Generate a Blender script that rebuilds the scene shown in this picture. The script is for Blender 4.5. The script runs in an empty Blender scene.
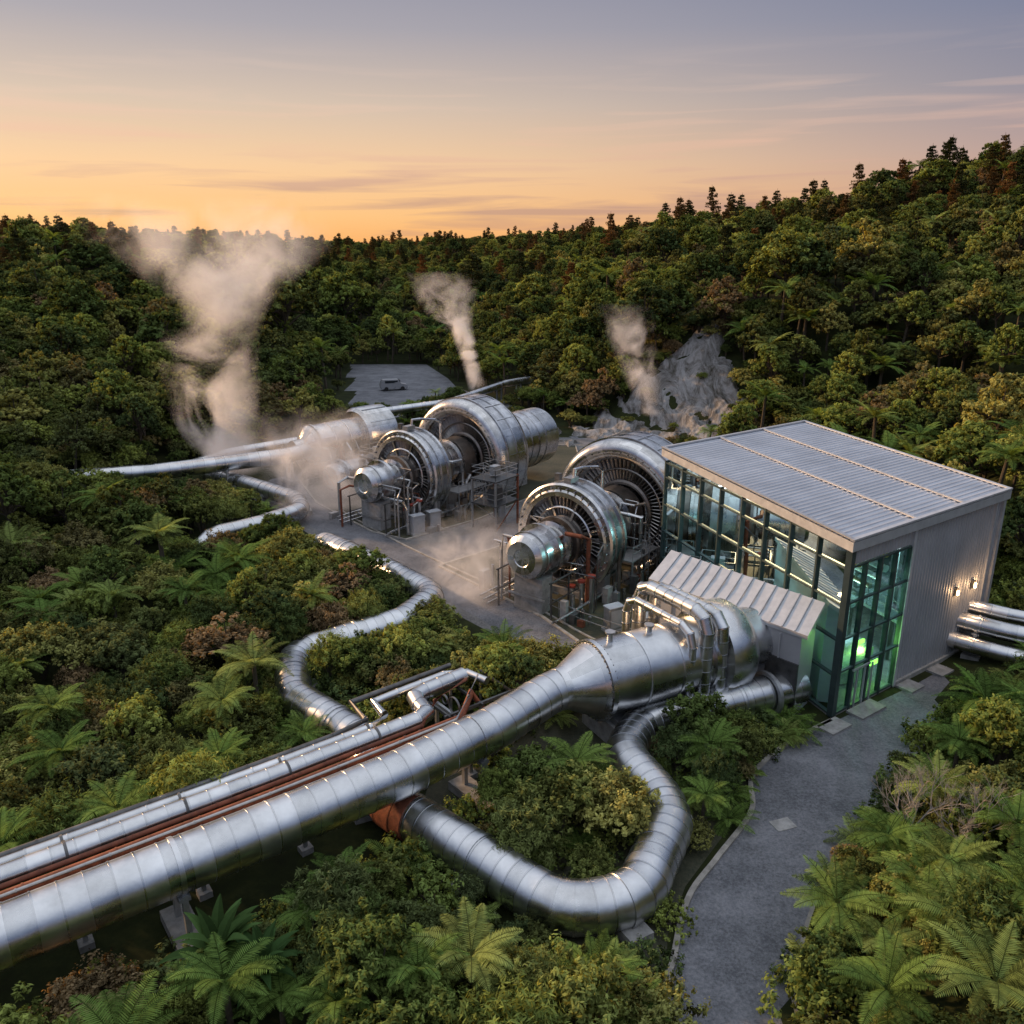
import bpy, math, random
import numpy as np
from mathutils import Vector
random.seed(7); rng=np.random.default_rng(11)
scene=bpy.context.scene
COL=bpy.context.collection

# ------------------------------------------------------------------ materials
def newmat(name):
    m=bpy.data.materials.new(name); m.use_nodes=True
    nt=m.node_tree; nt.nodes.clear()
    out=nt.nodes.new('ShaderNodeOutputMaterial')
    return m,nt,out
def N(nt,t,**kw):
    n=nt.nodes.new(t)
    for k,v in kw.items(): setattr(n,k,v)
    return n
def ramp(nt,stops,interp='LINEAR'):
    r=nt.nodes.new('ShaderNodeValToRGB'); e=r.color_ramp.elements; r.color_ramp.interpolation=interp
    while len(e)<len(stops): e.new(0.5)
    for i,(p,c) in enumerate(stops):
        e[i].position=p; e[i].color=(c[0],c[1],c[2],1)
    return r
def math_(nt,op,a,b=None,c=None,clamp=False):
    n=nt.nodes.new('ShaderNodeMath'); n.operation=op; n.use_clamp=clamp
    for i,v in enumerate((a,b,c)):
        if v is None: continue
        if isinstance(v,(int,float)): n.inputs[i].default_value=v
        else: nt.links.new(v,n.inputs[i])
    return n.outputs[0]
def surf(name,col,rough=.6,metal=0,var=.25,scale=2.0,bump=0.0,bscale=20,tintamt=.3,spec=.5,col2=None,rvar=.1):
    m,nt,out=newmat(name); L=nt.links.new
    p=N(nt,'ShaderNodeBsdfPrincipled'); L(p.outputs[0],out.inputs[0])
    p.inputs['Metallic'].default_value=metal
    p.inputs['Specular IOR Level'].default_value=spec
    tc=N(nt,'ShaderNodeTexCoord')
    nz=N(nt,'ShaderNodeTexNoise'); nz.inputs['Scale'].default_value=scale; nz.inputs['Detail'].default_value=5; nz.inputs['Roughness'].default_value=.65
    L(tc.outputs['Object'],nz.inputs['Vector'])
    c2=col2 if col2 else tuple(x*(1-var) for x in col)
    c1=tuple(min(1,x*(1+var*.6)) for x in col)
    r=ramp(nt,[(.3,c2),(.7,c1)]); L(nz.outputs['Fac'],r.inputs[0])
    at=N(nt,'ShaderNodeAttribute'); at.attribute_name='tint'
    mx=N(nt,'ShaderNodeMix',data_type='RGBA',blend_type='MULTIPLY'); mx.inputs[0].default_value=1
    f=math_(nt,'MULTIPLY_ADD',at.outputs['Fac'],tintamt,1-tintamt*.5)
    L(r.outputs[0],mx.inputs[6]); L(f,mx.inputs[7]); L(mx.outputs[2],p.inputs['Base Color'])
    rr=math_(nt,'MULTIPLY_ADD',nz.outputs['Fac'],rvar*2,rough-rvar); 
    rr2=math_(nt,'MULTIPLY_ADD',at.outputs['Fac'],rvar,rr)
    L(rr2,p.inputs['Roughness'])
    if bump>0:
        n2=N(nt,'ShaderNodeTexNoise'); n2.inputs['Scale'].default_value=bscale; n2.inputs['Detail'].default_value=3
        L(tc.outputs['Object'],n2.inputs['Vector'])
        b=N(nt,'ShaderNodeBump'); b.inputs['Strength'].default_value=bump; b.inputs['Distance'].default_value=.05
        L(n2.outputs['Fac'],b.inputs['Height']); L(b.outputs[0],p.inputs['Normal'])
    return m
M={}
M['clad']=surf('aluminium_cladding',(.62,.63,.64),.25,1,var=.22,scale=.8,bump=.3,bscale=1.5,tintamt=.26,rvar=.09)
M['clad2']=surf('stainless_casing',(.60,.595,.59),.22,1,var=.35,scale=1.1,bump=.25,bscale=1.6,tintamt=.45,rvar=.10)
M['dark']=surf('dark_steel',(.15,.15,.15),.45,.8,var=.4,scale=2,bump=.2)
M['blade']=surf('turbine_blade_steel',(.38,.36,.34),.34,1,var=.3,scale=2)
M['bronze']=surf('heat_tinted_steel',(.25,.225,.205),.4,.9,var=.35,scale=1.5)
M['rust']=surf('rusty_pipe',(.22,.07,.035),.7,.2,var=.55,scale=2.5,bump=.3)
M['conc']=surf('concrete',(.30,.295,.285),.85,0,var=.4,scale=2.0,bump=.3,bscale=12)
M['galv']=surf('galvanised_steel',(.42,.43,.44),.4,.8,var=.2,scale=4)
M['red']=surf('red_paint',(.30,.05,.03),.5,0,scale=3)
M['yellow']=surf('yellow_paint',(.6,.36,.03),.5,0,scale=3)
M['blue']=surf('blue_paint',(.03,.12,.35),.5,0,scale=3)
M['kerb']=surf('kerb_stone',(.32,.30,.27),.85,0,var=.4,scale=2,bump=.3)
M['roof']=surf('roof_sheet',(.52,.54,.58),.42,.45,var=.14,scale=.35,tintamt=.12)
M['wall']=surf('wall_cladding',(.37,.38,.405),.5,.2,var=.15,scale=.4,tintamt=.12)
M['trim']=surf('metal_trim',(.48,.50,.53),.4,.4,var=.15)
M['mull']=surf('window_frame',(.06,.09,.09),.4,.4,var=.2)
M['floor']=surf('interior_floor',(.20,.24,.24),.6,0,var=.2)
M['bark']=surf('bark',(.08,.065,.045),.9,0,var=.5,scale=5,bump=.5)
M['deadwood']=surf('dead_wood',(.30,.27,.23),.9,0,var=.3,scale=5)
M['carpaint']=surf('car_paint',(.30,.31,.33),.25,.2,var=.03)
M['tyre']=surf('tyre_rubber',(.02,.02,.02),.8,0)
M['cglass']=surf('car_glass',(.02,.025,.03),.1,0)

def gravel(name,c1,c2,sc=1.0,fw=.6):
    m,nt,out=newmat(name); L=nt.links.new
    p=N(nt,'ShaderNodeBsdfPrincipled'); L(p.outputs[0],out.inputs[0]); p.inputs['Roughness'].default_value=.74
    tc=N(nt,'ShaderNodeTexCoord')
    a=N(nt,'ShaderNodeTexNoise'); a.inputs['Scale'].default_value=.35*sc; a.inputs['Detail'].default_value=7; a.inputs['Roughness'].default_value=.72
    b=N(nt,'ShaderNodeTexNoise'); b.inputs['Scale'].default_value=7*sc; b.inputs['Detail'].default_value=4; b.inputs['Roughness'].default_value=.85
    L(tc.outputs['Object'],a.inputs['Vector']); L(tc.outputs['Object'],b.inputs['Vector'])
    f=math_(nt,'MULTIPLY_ADD',b.outputs['Fac'],fw,math_(nt,'MULTIPLY',a.outputs['Fac'],1-fw))
    r=ramp(nt,[(.40,c1),(.60,c2)]); L(f,r.inputs[0]); L(r.outputs[0],p.inputs['Base Color'])
    bp=N(nt,'ShaderNodeBump'); bp.inputs['Strength'].default_value=.7; bp.inputs['Distance'].default_value=.05
    L(b.outputs['Fac'],bp.inputs['Height']); L(bp.outputs[0],p.inputs['Normal'])
    return m
M['road']=gravel('gravel_road',(.055,.06,.07),(.20,.205,.225),fw=.5)
M['yard']=gravel('yard_gravel',(.06,.06,.06),(.21,.21,.21),.8,.5)
M['soil']=gravel('dark_soil',(.016,.022,.009),(.075,.07,.04),.7,.4)
def groundmat():
    m,nt,out=newmat('forest_floor'); L=nt.links.new
    p=N(nt,'ShaderNodeBsdfPrincipled'); L(p.outputs[0],out.inputs[0]); p.inputs['Roughness'].default_value=.95
    p.inputs['Specular IOR Level'].default_value=.1
    tc=N(nt,'ShaderNodeTexCoord')
    a=N(nt,'ShaderNodeTexNoise'); a.inputs['Scale'].default_value=.5; a.inputs['Detail'].default_value=8; a.inputs['Roughness'].default_value=.75
    L(tc.outputs['Object'],a.inputs['Vector'])
    r=ramp(nt,[(.3,(.015,.016,.008)),(.5,(.022,.028,.010)),(.65,(.04,.045,.015)),(.8,(.07,.055,.03))]); L(a.outputs['Fac'],r.inputs[0])
    L(r.outputs[0],p.inputs['Base Color'])
    return m
M['ground']=groundmat()
def rockmat():
    m,nt,out=newmat('pale_rock'); L=nt.links.new
    p=N(nt,'ShaderNodeBsdfPrincipled'); L(p.outputs[0],out.inputs[0]); p.inputs['Roughness'].default_value=.95; p.inputs['Specular IOR Level'].default_value=.2
    tc=N(nt,'ShaderNodeTexCoord'); mp=N(nt,'ShaderNodeMapping'); mp.inputs['Scale'].default_value=(1.0,.35,.5); mp.inputs['Rotation'].default_value=(0,0,-.45); L(tc.outputs['Object'],mp.inputs[0])
    a=N(nt,'ShaderNodeTexNoise'); a.inputs['Scale'].default_value=.55; a.inputs['Detail'].default_value=12; a.inputs['Roughness'].default_value=.8; a.inputs['Distortion'].default_value=.9
    L(mp.outputs[0],a.inputs['Vector'])
    r=ramp(nt,[(.36,(.045,.045,.03)),(.43,(.13,.12,.105)),(.50,(.27,.262,.255)),(.58,(.40,.395,.395)),(.75,(.50,.50,.50))]); L(a.outputs['Fac'],r.inputs[0])
    L(r.outputs[0],p.inputs['Base Color'])
    bp=N(nt,'ShaderNodeBump'); bp.inputs['Strength'].default_value=1; bp.inputs['Distance'].default_value=.7
    L(a.outputs['Fac'],bp.inputs['Height']); L(bp.outputs[0],p.inputs['Normal'])
    return m
M['rock']=rockmat()
def leafmat(name,stops,transl=.3):
    m,nt,out=newmat(name); L=nt.links.new
    oi=N(nt,'ShaderNodeObjectInfo')
    r=ramp(nt,stops); L(oi.outputs['Random'],r.inputs[0])
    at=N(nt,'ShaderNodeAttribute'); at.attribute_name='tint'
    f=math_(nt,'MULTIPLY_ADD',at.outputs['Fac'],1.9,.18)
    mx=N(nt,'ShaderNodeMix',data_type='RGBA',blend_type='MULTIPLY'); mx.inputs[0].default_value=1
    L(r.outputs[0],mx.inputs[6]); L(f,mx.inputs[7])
    d=N(nt,'ShaderNodeBsdfDiffuse'); t=N(nt,'ShaderNodeBsdfTranslucent')
    L(mx.outputs[2],d.inputs[0])
    m2=N(nt,'ShaderNodeMix',data_type='RGBA',blend_type='MULTIPLY'); m2.inputs[0].default_value=1; m2.inputs[7].default_value=(1.8,1.45,.7,1)
    L(mx.outputs[2],m2.inputs[6]); L(m2.outputs[2],t.inputs[0])
    a=N(nt,'ShaderNodeMixShader'); a.inputs[0].default_value=transl; L(d.outputs[0],a.inputs[1]); L(t.outputs[0],a.inputs[2])
    L(a.outputs[0],out.inputs[0]); return m
M['leafA']=leafmat('foliage_olive',[(0,(.075,.086,.032)),(.25,(.10,.12,.036)),(.45,(.14,.158,.047)),(.6,(.20,.205,.07)),(.70,(.25,.25,.08)),(.76,(.07,.095,.035)),(.88,(.15,.13,.06)),(.96,(.16,.12,.065)),(1,(.19,.14,.08))])
M['leafB']=leafmat('foliage_deep',[(0,(.05,.073,.03)),(.4,(.085,.12,.036)),(.7,(.145,.185,.047)),(.88,(.21,.245,.065)),(1,(.06,.08,.04))])
M['leafC']=leafmat('foliage_conifer',[(0,(.03,.042,.02)),(.5,(.05,.06,.025)),(.8,(.12,.08,.035)),(1,(.17,.09,.035))],.15)
M['fern']=leafmat('fern_frond',[(0,(.09,.15,.038)),(.5,(.13,.20,.048)),(1,(.20,.245,.075))],.35)
M['broad']=leafmat('broad_leaf',[(0,(.05,.10,.033)),(1,(.08,.14,.043))],.3)

def glassmat():
    m,nt,out=newmat('teal_glass'); L=nt.links.new
    t=N(nt,'ShaderNodeBsdfTransparent'); t.inputs[0].default_value=(.44,.72,.70,1)
    g=N(nt,'ShaderNodeBsdfGlossy'); g.inputs['Roughness'].default_value=.02; g.inputs['Color'].default_value=(.75,.97,.97,1)
    fr=N(nt,'ShaderNodeFresnel'); fr.inputs[0].default_value=1.7
    f=math_(nt,'MULTIPLY_ADD',fr.outputs[0],1.2,.05,clamp=True)
    mx=N(nt,'ShaderNodeMixShader'); L(f,mx.inputs[0]); L(t.outputs[0],mx.inputs[1]); L(g.outputs[0],mx.inputs[2]); L(mx.outputs[0],out.inputs[0])
    return m
M['glass']=glassmat()
def emat(name,c,s):
    m,nt,out=newmat(name); e=N(nt,'ShaderNodeEmission'); e.inputs[0].default_value=(*c,1); e.inputs[1].default_value=s
    nt.links.new(e.outputs[0],out.inputs[0]); return m
M['ewarm']=emat('lamp_warm',(1,.62,.28),12)
M['egreen']=emat('lamp_green',(.45,1,.12),4)
M['ewhite']=emat('lamp_cool',(.75,.95,1),6)
M['eblue']=emat('lamp_blue',(.1,.3,1),3)

# ------------------------------------------------------------------ mesh builder
def vn(v): 
    v=np.array(v,float); return v/np.linalg.norm(v)
class MB:
    def __init__(s): s.v=[]; s.f=[]; s.m=[]; s.t=[]; s.n=0; s.mats=[]
    def mi(s,k):
        if k not in s.mats: s.mats.append(k)
        return s.mats.index(k)
    def add(s,V,F,mat,tint=None):
        V=np.asarray(V,float); k=s.mi(mat)
        s.v.append(V); 
        for i,f in enumerate(F):
            s.f.append(tuple(int(a)+s.n for a in f)); s.m.append(k)
            s.t.append(.5 if tint is None else (tint if isinstance(tint,(int,float)) else tint[i]))
        s.n+=len(V)
    def box(s,c,size,mat,ux=(1,0,0),uy=None,tint=None):
        ux=vn(ux); 
        if uy is None: uy=np.cross((0,0,1),ux)
        uy=vn(uy); uz=np.cross(ux,uy)
        c=np.array(c,float); V=[]
        for k in (-.5,.5):
            for j in (-.5,.5):
                for i in (-.5,.5):
                    V.append(c+ux*size[0]*i+uy*size[1]*j+uz*size[2]*k)
        s.add(V,[(0,2,3,1),(4,5,7,6),(0,1,5,4),(2,6,7,3),(0,4,6,2),(1,3,7,5)],mat,random.random() if tint is None else tint)
    def bar(s,a,b,w,h,mat):
        a=np.array(a,float); b=np.array(b,float); d=b-a; L=np.linalg.norm(d)
        ref=(0,0,1) if abs(d[2])<.9*L else (1,0,0)
        uy=np.cross(ref,d); s.box((a+b)/2,(L,w,h),mat,d,uy)
    def lathe(s,o,ax,prof,mat,seg=40,sect=12,ang0=0):
        o=np.array(o,float); ax=vn(ax); ref=(0,0,1) if abs(ax[2])<.9 else (1,0,0)
        x=vn(np.cross(ref,ax)); y=np.cross(ax,x)
        V=[];F=[];T=[]
        an=np.arange(seg)*2*math.pi/seg+ang0
        ring=np.outer(np.cos(an),x)+np.outer(np.sin(an),y)
        for (a,r) in prof: V.append(o+ax*a+ring*r)
        V=np.concatenate(V)
        for i in range(len(prof)-1):
            ts=[random.random() for _ in range(sect)]
            for j in range(seg):
                k=(j+1)%seg
                F.append((i*seg+j,i*seg+k,(i+1)*seg+k,(i+1)*seg+j)); T.append(ts[int(j*sect/seg)])
        s.add(V,F,mat,T)
    def cyl(s,a,b,r,mat,r2=None,seg=12,caps=True):
        a=np.array(a,float); b=np.array(b,float); L=np.linalg.norm(b-a)
        r2=r if r2 is None else r2
        pr=[(0,0.001),(0,r),(L,r2),(L,.001)] if caps else [(0,r),(L,r2)]
        s.lathe(a,b-a,pr,mat,seg=seg,sect=1)
    def tube(s,pts,r,mat,R=None,seg=20,panel=.9,lip=.02,lipw=.06):
        P=roundpath(pts,R if R else r*2)
        d=np.linalg.norm(np.diff(P,axis=0),axis=1); S=np.concatenate([[0],np.cumsum(d)]); Lt=S[-1]
        n=max(1,int(round(Lt/panel))); st=np.linspace(0,Lt,n+1)
        def at(q): return np.array([np.interp(q,S,P[:,k]) for k in range(3)])
        samp=[]
        for i in range(n):
            a,b=st[i],st[i+1]
            if lip>0: samp+=[(a,r+lip,i,'l'),(a+lipw,r+lip,i,'l'),(a+lipw,r,i,'p'),(b,r,i,'p')]
            else: samp+=[(a,r,i,'p'),(b,r,i,'p')]
        t0=vn(at(.05)-at(0)); ref=np.array((0,0,1.)) if abs(t0[2])<.9 else np.array((1.,0,0))
        x=vn(np.cross(ref,t0)); V=[]; an=np.arange(seg)*2*math.pi/seg
        for (q,rr,i,_) in samp:
            e=.12
            t=vn(at(min(Lt,q+e))-at(max(0,q-e)))
            x=vn(x-t*np.dot(x,t)); y=np.cross(t,x)
            V.append(at(q)+np.outer(np.cos(an),x)*rr+np.outer(np.sin(an),y)*rr)
        V=np.concatenate(V); F=[];T=[]
        tt=[random.random() for _ in range(n+1)]
        for a in range(len(samp)-1):
            for j in range(seg):
                k=(j+1)%seg; F.append((a*seg+j,a*seg+k,(a+1)*seg+k,(a+1)*seg+j)); T.append(tt[samp[a][2]] if samp[a][3]=='p' else .0)
        nl=(len(samp)-1)*seg
        F.append(tuple(range(seg))[::-1]);T.append(.5); F.append(tuple(range(nl,nl+seg)));T.append(.5)
        s.add(V,F,mat,T); return P
    def obj(s,name,smooth=True,ang=38):
        me=bpy.data.meshes.new(name); me.from_pydata(np.concatenate(s.v).tolist(),[],s.f)
        for k in s.mats: me.materials.append(M[k])
        me.polygons.foreach_set('material_index',s.m)
        a=me.attributes.new('tint','FLOAT','FACE'); a.data.foreach_set('value',s.t)
        if smooth:
            me.polygons.foreach_set('use_smooth',[True]*len(me.polygons)); me.set_sharp_from_angle(angle=math.radians(ang))
        me.update()
        o=bpy.data.objects.new(name,me); COL.objects.link(o); return o
def roundpath(pts,R):
    P=[np.array(p,float) for p in pts]
    if len(P)==2: return np.array(P)
    out=[P[0]]
    for i in range(1,len(P)-1):
        a,b,c=P[i-1],P[i],P[i+1]; u=vn(a-b); w=vn(c-b)
        ca=float(np.clip(np.dot(u,w),-1,1)); th=math.acos(ca)
        if th>math.pi-.03: out.append(b); continue
        d=R/math.tan(th/2); d=min(d,.48*np.linalg.norm(a-b),.48*np.linalg.norm(c-b)); Rr=d*math.tan(th/2)
        bis=vn(u+w); cen=b+bis*(Rr/math.sin(th/2)); p0=b+u*d; p1=b+w*d
        v0=p0-cen; v1=p1-cen; sw=math.pi-th; m=max(3,int(sw/.12))
        for k in range(m+1):
            q=k/m; out.append(cen+(math.sin((1-q)*sw)*v0+math.sin(q*sw)*v1)/math.sin(sw))
    out.append(P[-1]); return np.array(out)
def sheet(name,poly_l,poly_r,z,mat,n=12):
    def cr(P):
        P=np.array(P,float); out=[]
        for i in range(len(P)-1):
            p0=P[max(i-1,0)];p1=P[i];p2=P[i+1];p3=P[min(i+2,len(P)-1)]
            for k in range(n):
                t=k/n; out.append(.5*((2*p1)+(-p0+p2)*t+(2*p0-5*p1+4*p2-p3)*t*t+(-p0+3*p1-3*p2+p3)*t**3))
        out.append(P[-1]); return np.array(out)
    A=cr(poly_l);B=cr(poly_r); m=len(A); V=np.zeros((2*m,3)); V[:m,:2]=A;V[m:,:2]=B;V[:,2]=z
    b=MB(); b.add(V,[(i,m+i,m+i+1,i+1) for i in range(m-1)],mat); b.obj(name,False); return A,B
def polysheet(name,poly,z,mat):
    b=MB(); b.add([(x,y,z) for x,y in poly],[tuple(range(len(poly)))],mat); return b.obj(name,False)
def kerb(name,line,w=.22,h=.13,side=1):
    b=MB(); L=np.array(line); m=len(L); V=[]
    for i in range(m):
        t=vn(L[min(i+1,m-1)]-L[max(i-1,0)]); nn=np.array((-t[1],t[0]))*side
        a=L[i]; c=a+nn*w
        V+=[(a[0],a[1],-.05),(a[0],a[1],h),(c[0],c[1],h),(c[0],c[1],-.05)]
    F=[];T=[]
    for i in range(m-1):
        tt=random.random()
        for k in range(3): F.append((i*4+k,i*4+k+1,i*4+4+k+1,i*4+4+k)); T.append(tt)
    b.add(V,F,'kerb',T); return b.obj(name,False)
def offset(P,d,z=None):
    P=np.array(P,float); out=[]
    for i in range(len(P)):
        t=vn((P[min(i+1,len(P)-1)]-P[max(i-1,0)])[:2]); q=P[i].copy(); q[0]+=-t[1]*d; q[1]+=t[0]*d
        if z is not None: q[2]=z
        out.append(q)
    return out
KEEP=[]
def keepline(P,r):
    P=np.array(P,float)[:,:2]
    for a,b in zip(P[:-1],P[1:]):
        n=max(1,int(np.linalg.norm(b-a)/.7))
        for k in range(n+1): q=a+(b-a)*k/n; KEEP.append((q[0],q[1],r))

# ------------------------------------------------------------------ terrain
def ss(x,a,b):
    t=np.clip((x-a)/(b-a),0,1); return t*t*(3-2*t)
def wav(x,y):
    return (np.sin(x*.071+1.3)*np.cos(y*.063+.4)+.6*np.sin(x*.13+y*.11+2)+.4*np.sin(x*.23-y*.19+.7)+.8*np.sin(x*.021+y*.027))
def H(x,y):
    x=np.asarray(x,float); y=np.asarray(y,float)
    dR=(x-33)+.36*(y-62)+2.5*np.sin(y*.05+x*.03)
    hR=31*np.clip((dR-2)/95,0,1.2)
    shoulder=9.5*ss(y+.25*(x-20),106,124)*ss(x,0,20)*(1-ss(x,45,90))*(1-ss(y,150,215))
    hR=np.maximum(hR,0)*(1-.35*ss(shoulder,0,8))+shoulder
    dL=-(x+30)+.16*(y-60)
    hL=19*np.clip((dL)/95,0,1.1)
    far=ss(y,185,330)*13
    h=np.maximum(np.maximum(hR,hL),far)
    az=x/np.maximum(y,20)
    cap=np.interp(az,[-1,-.6,-.48,-.3,-.2,-.1,0,.10,.2,.34,.45,.6,1],[20,19.5,21,16,9.5,8,10.5,18,23,26.5,31,36,40])
    far2=ss(y,480,900)*(1-ss(y,1500,2200))*(6+5*np.sin(az*9+1.2))
    cap=cap*(1-.12*ss(y,250,480))+far2*.8; h=h+far2*.8
    h=cap-np.log1p(np.exp(np.clip((cap-h)/1.5,-20,20)))*1.5
    h=np.maximum(h,0)
    e=np.sqrt(((x-1)/36)**2+((y-62)/52)**2)
    v=np.clip(1.7*np.exp(-(((x+8+(y-110)*.2)/19)**2)),0,1)*ss(y,88,105)*(1-ss(y,182,225))
    m=ss(e,.9,1.35)*(1-v)
    near=ss(np.sqrt(x*x+(y-20)**2),30,60)
    h=h*(1-v)
    return h*ss(e,.75,1.25)+m*near*wav(x,y)*1.3*(1-.4*ss(y,300,900))
def terrain():
    a=np.linspace(-1,1,231); xs=np.sinh(a*4.6)/np.sinh(4.6)*3500
    b=np.linspace(0,1,290); ys=-60+np.sinh(b*4.3)/np.sinh(4.3)*5200
    X,Y=np.meshgrid(xs,ys); Z=H(X,Y)
    V=np.stack([X.ravel(),Y.ravel(),Z.ravel()],1); nx=len(xs); ny=len(ys)
    idx=np.arange(nx*ny).reshape(ny,nx)
    F=np.stack([idx[:-1,:-1].ravel(),idx[:-1,1:].ravel(),idx[1:,1:].ravel(),idx[1:,:-1].ravel()],1)
    me=bpy.data.meshes.new('terrain'); me.from_pydata(V.tolist(),[],F.tolist()); me.materials.append(M['ground'])
    me.polygons.foreach_set('use_smooth',[True]*len(me.polygons))
    o=bpy.data.objects.new('terrain',me); COL.objects.link(o)
terrain()

# roads
RL=[(4.4,8),(5.2,21.2),(5.8,23.8),(6.9,26.7),(8.5,28.9),(10.7,31.9),(11.5,34.6),(14.0,37.3),(16.9,39.4),(23,43.4),(29,47.8),(36,51)]
RR=[(8.6,8),(9.2,21.2),(10.0,23.8),(11.6,26.7),(13.2,28.8),(15.5,31.6),(17,33.3),(18.6,35.2),(21.5,38.2),(24.8,41.3),(31,44.5),(38,47)]
A,B=sheet('gravel_path',RL,RR,.02,'road')
kerb('path_kerb',A[:97],side=1); kerb('path_kerb.001',B[:110],side=-1,h=.07,w=.15)
MC=np.array([(-27,92),(-22,82),(-16.5,73.4),(-10.9,65.9),(-5.4,59.4),(-.8,53.9),(3,48.5),(6,45)],float)
ML=[p[:2] for p in offset(np.c_[MC,np.zeros(len(MC))],2.1)]; MR=[p[:2] for p in offset(np.c_[MC,np.zeros(len(MC))],-2.0)]
YARD=[(-30,90),(-22.5,77),(-17,69),(-10,60.5),(-2,51),(3,45.5),(6,44.5),(13,44),(16,50),(22,70),(22,95),(13,108),(-2,112),(-20,110),(-31,102)]
polysheet('yard_gravel',YARD,.006,'yard')
A2,B2=sheet('service_road',ML,MR,.02,'road')
kerb('road_kerb',A2[20:80],side=1,w=.15,h=.1)
sheet('service_road_branch',[(-8.5,65.5),(-3,71),(4,80),(9,92),(9,105),(3,118),(-8,134),(-16,143)],[(-6.3,62.6),(0,68.5),(7.5,78),(13,91),(13,106),(7,120),(-3,137),(-10,150)],.014,'road')
P1=[(-5.6,62.2),(-.5,67),(7,74),(15,70),(14,56),(12.5,46),(5.5,46.8),(2.2,52.6)]
polysheet('planting_bed',P1,.028,'soil'); kerb('bed_kerb',P1+[P1[0]],w=.2,h=.12,side=1)
P2=[(-19,79),(-12.3,70.4),(-9,68.3),(-3,74),(4,84),(8,94),(8,104),(-12,106),(-23,98),(-23,88)]
polysheet('planting_bed.001',P2,.028,'soil'); kerb('bed_kerb.001',P2+[P2[0]],w=.2,h=.12,side=1)
PK=[(-28,124),(-17,122),(-12,130),(-9,146),(-12,160),(-18,180),(-34,180),(-30,150)]
polysheet('parking_area',PK,.03,'road')
SOIL=[(3.2,22),(5.0,22),(5.7,25),(6.8,27.4),(10.6,32.6),(11.2,35),(14,37.9),(16,39.5),(13,44),(4,45.5),(-3,40.5),(-4,33),(2,23.5)]
polysheet('bare_soil',SOIL,.009,'soil')

def pin(poly,x,y):
    x=np.asarray(x);y=np.asarray(y); c=np.zeros(x.shape,bool); n=len(poly)
    for i in range(n):
        x1,y1=poly[i];x2,y2=poly[(i+1)%n]
        if y1==y2: continue
        c^=((y1>y)!=(y2>y))&(x<(x2-x1)*(y-y1)/(y2-y1)+x1)
    return c

# eroded pale slope draped over the shoulder of the hill
CLIFF=[(3,110),(9,104),(20,100.5),(28,99),(31.5,103),(33,111),(31.5,119),(28,123.5),(23,123.5),(18,121),(14,119.5),(8,116)]
CLIFF_CLEAR=[(5,109),(10,105),(20,101.5),(26,100),(29,104),(30,111),(28.5,118),(26,121),(22,120.5),(18,118),(13,116),(9,113.5)]
def cliff():
    nx,ny=240,190; xs=np.linspace(-4,40,nx); ys=np.linspace(94,131,ny); X,Y=np.meshgrid(xs,ys)
    rr=np.random.default_rng(3)
    r=np.zeros_like(X); am=0
    wx=X+.45*(Y-110)+1.5*np.sin(Y*.3+X*.2)+.8*np.sin(Y*.8-X*.6)
    for k in range(9):
        f=.38*1.5**k; a=rr.uniform(0,6.28,4); amp=1/1.5**k; d=.45 if k<3 else 1.0
        th=a[3] if k>2 else 0
        u_=wx*math.cos(th)+Y*math.sin(th)*(k>2)
        r+=amp*(1-2*np.abs(np.sin(u_*f+a[0]+.9*np.sin(Y*f*d+a[1]+.5*np.sin(X*f*.7+a[2]))))); am+=amp
    r/=am
    e=np.full(X.shape,9e9)
    for i in range(len(CLIFF)):
        p=np.array(CLIFF[i]);q=np.array(CLIFF[(i+1)%len(CLIFF)]); d=q-p; t=np.clip(((X-p[0])*d[0]+(Y-p[1])*d[1])/(d@d),0,1); e=np.minimum(e,np.hypot(X-p[0]-t*d[0],Y-p[1]-t*d[1]))
    sd=np.where(pin(CLIFF,X,Y),e,-e)+r*3.0
    m=ss(sd,-2.5,3.0); G=H(X,Y); Z=G-.9+m*(1.75+r*1.25)
    V=np.stack([X.ravel(),Y.ravel(),Z.ravel()],1); idx=np.arange(nx*ny).reshape(ny,nx)
    F=np.stack([idx[:-1,:-1].ravel(),idx[:-1,1:].ravel(),idx[1:,1:].ravel(),idx[1:,:-1].ravel()],1)
    b=MB(); b.add(V,F.tolist(),'rock'); b.obj('rock_cliff',True,40)
cliff()

# ------------------------------------------------------------------ pipelines
def saddle(b,p,t,r,z):
    t=np.array((t[0],t[1],0.)); t=vn(t); nn=np.array((-t[1],t[0],0))
    b.box((p[0],p[1],.2),(1.0,r*2+.7,.5),'conc',t)
    top=z-r*.72
    for s_ in (-1,1):
        q=np.array((p[0],p[1],0))+nn*s_*r*.72
        b.box((q[0],q[1],(top+.45)/2),(.2,.2,max(.1,top-.45)),'galv',t)
    b.box((p[0],p[1],z-r*.9),(.4,r*1.6,.14),'galv',t)
    b.lathe(np.array((p[0],p[1],z))-t*.09,t,[(0,r+.01),(0,r+.045),(.18,r+.045),(.18,r+.01)],'clad',seg=28,sect=1)
def alen(P): return np.concatenate([[0],np.cumsum(np.linalg.norm(np.diff(P,axis=0),axis=1))])
def pline(name,pts,r,mat='clad',R=None,sup=6.5,panel=.85,seg=24,lip=.02,keep=.25):
    b=MB(); P=b.tube(pts,r,mat,R=R,seg=seg,panel=panel,lip=lip)
    if sup:
        S=alen(P); q=sup*.5
        while q<S[-1]-.5:
            p=[np.interp(q,S,P[:,k]) for k in range(3)]; p2=[np.interp(q+.3,S,P[:,k]) for k in range(3)]
            saddle(b,p,(p2[0]-p[0],p2[1]-p[1]),r,p[2]); q+=sup
    b.obj(name); keepline(P,r+keep); return P
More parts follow.
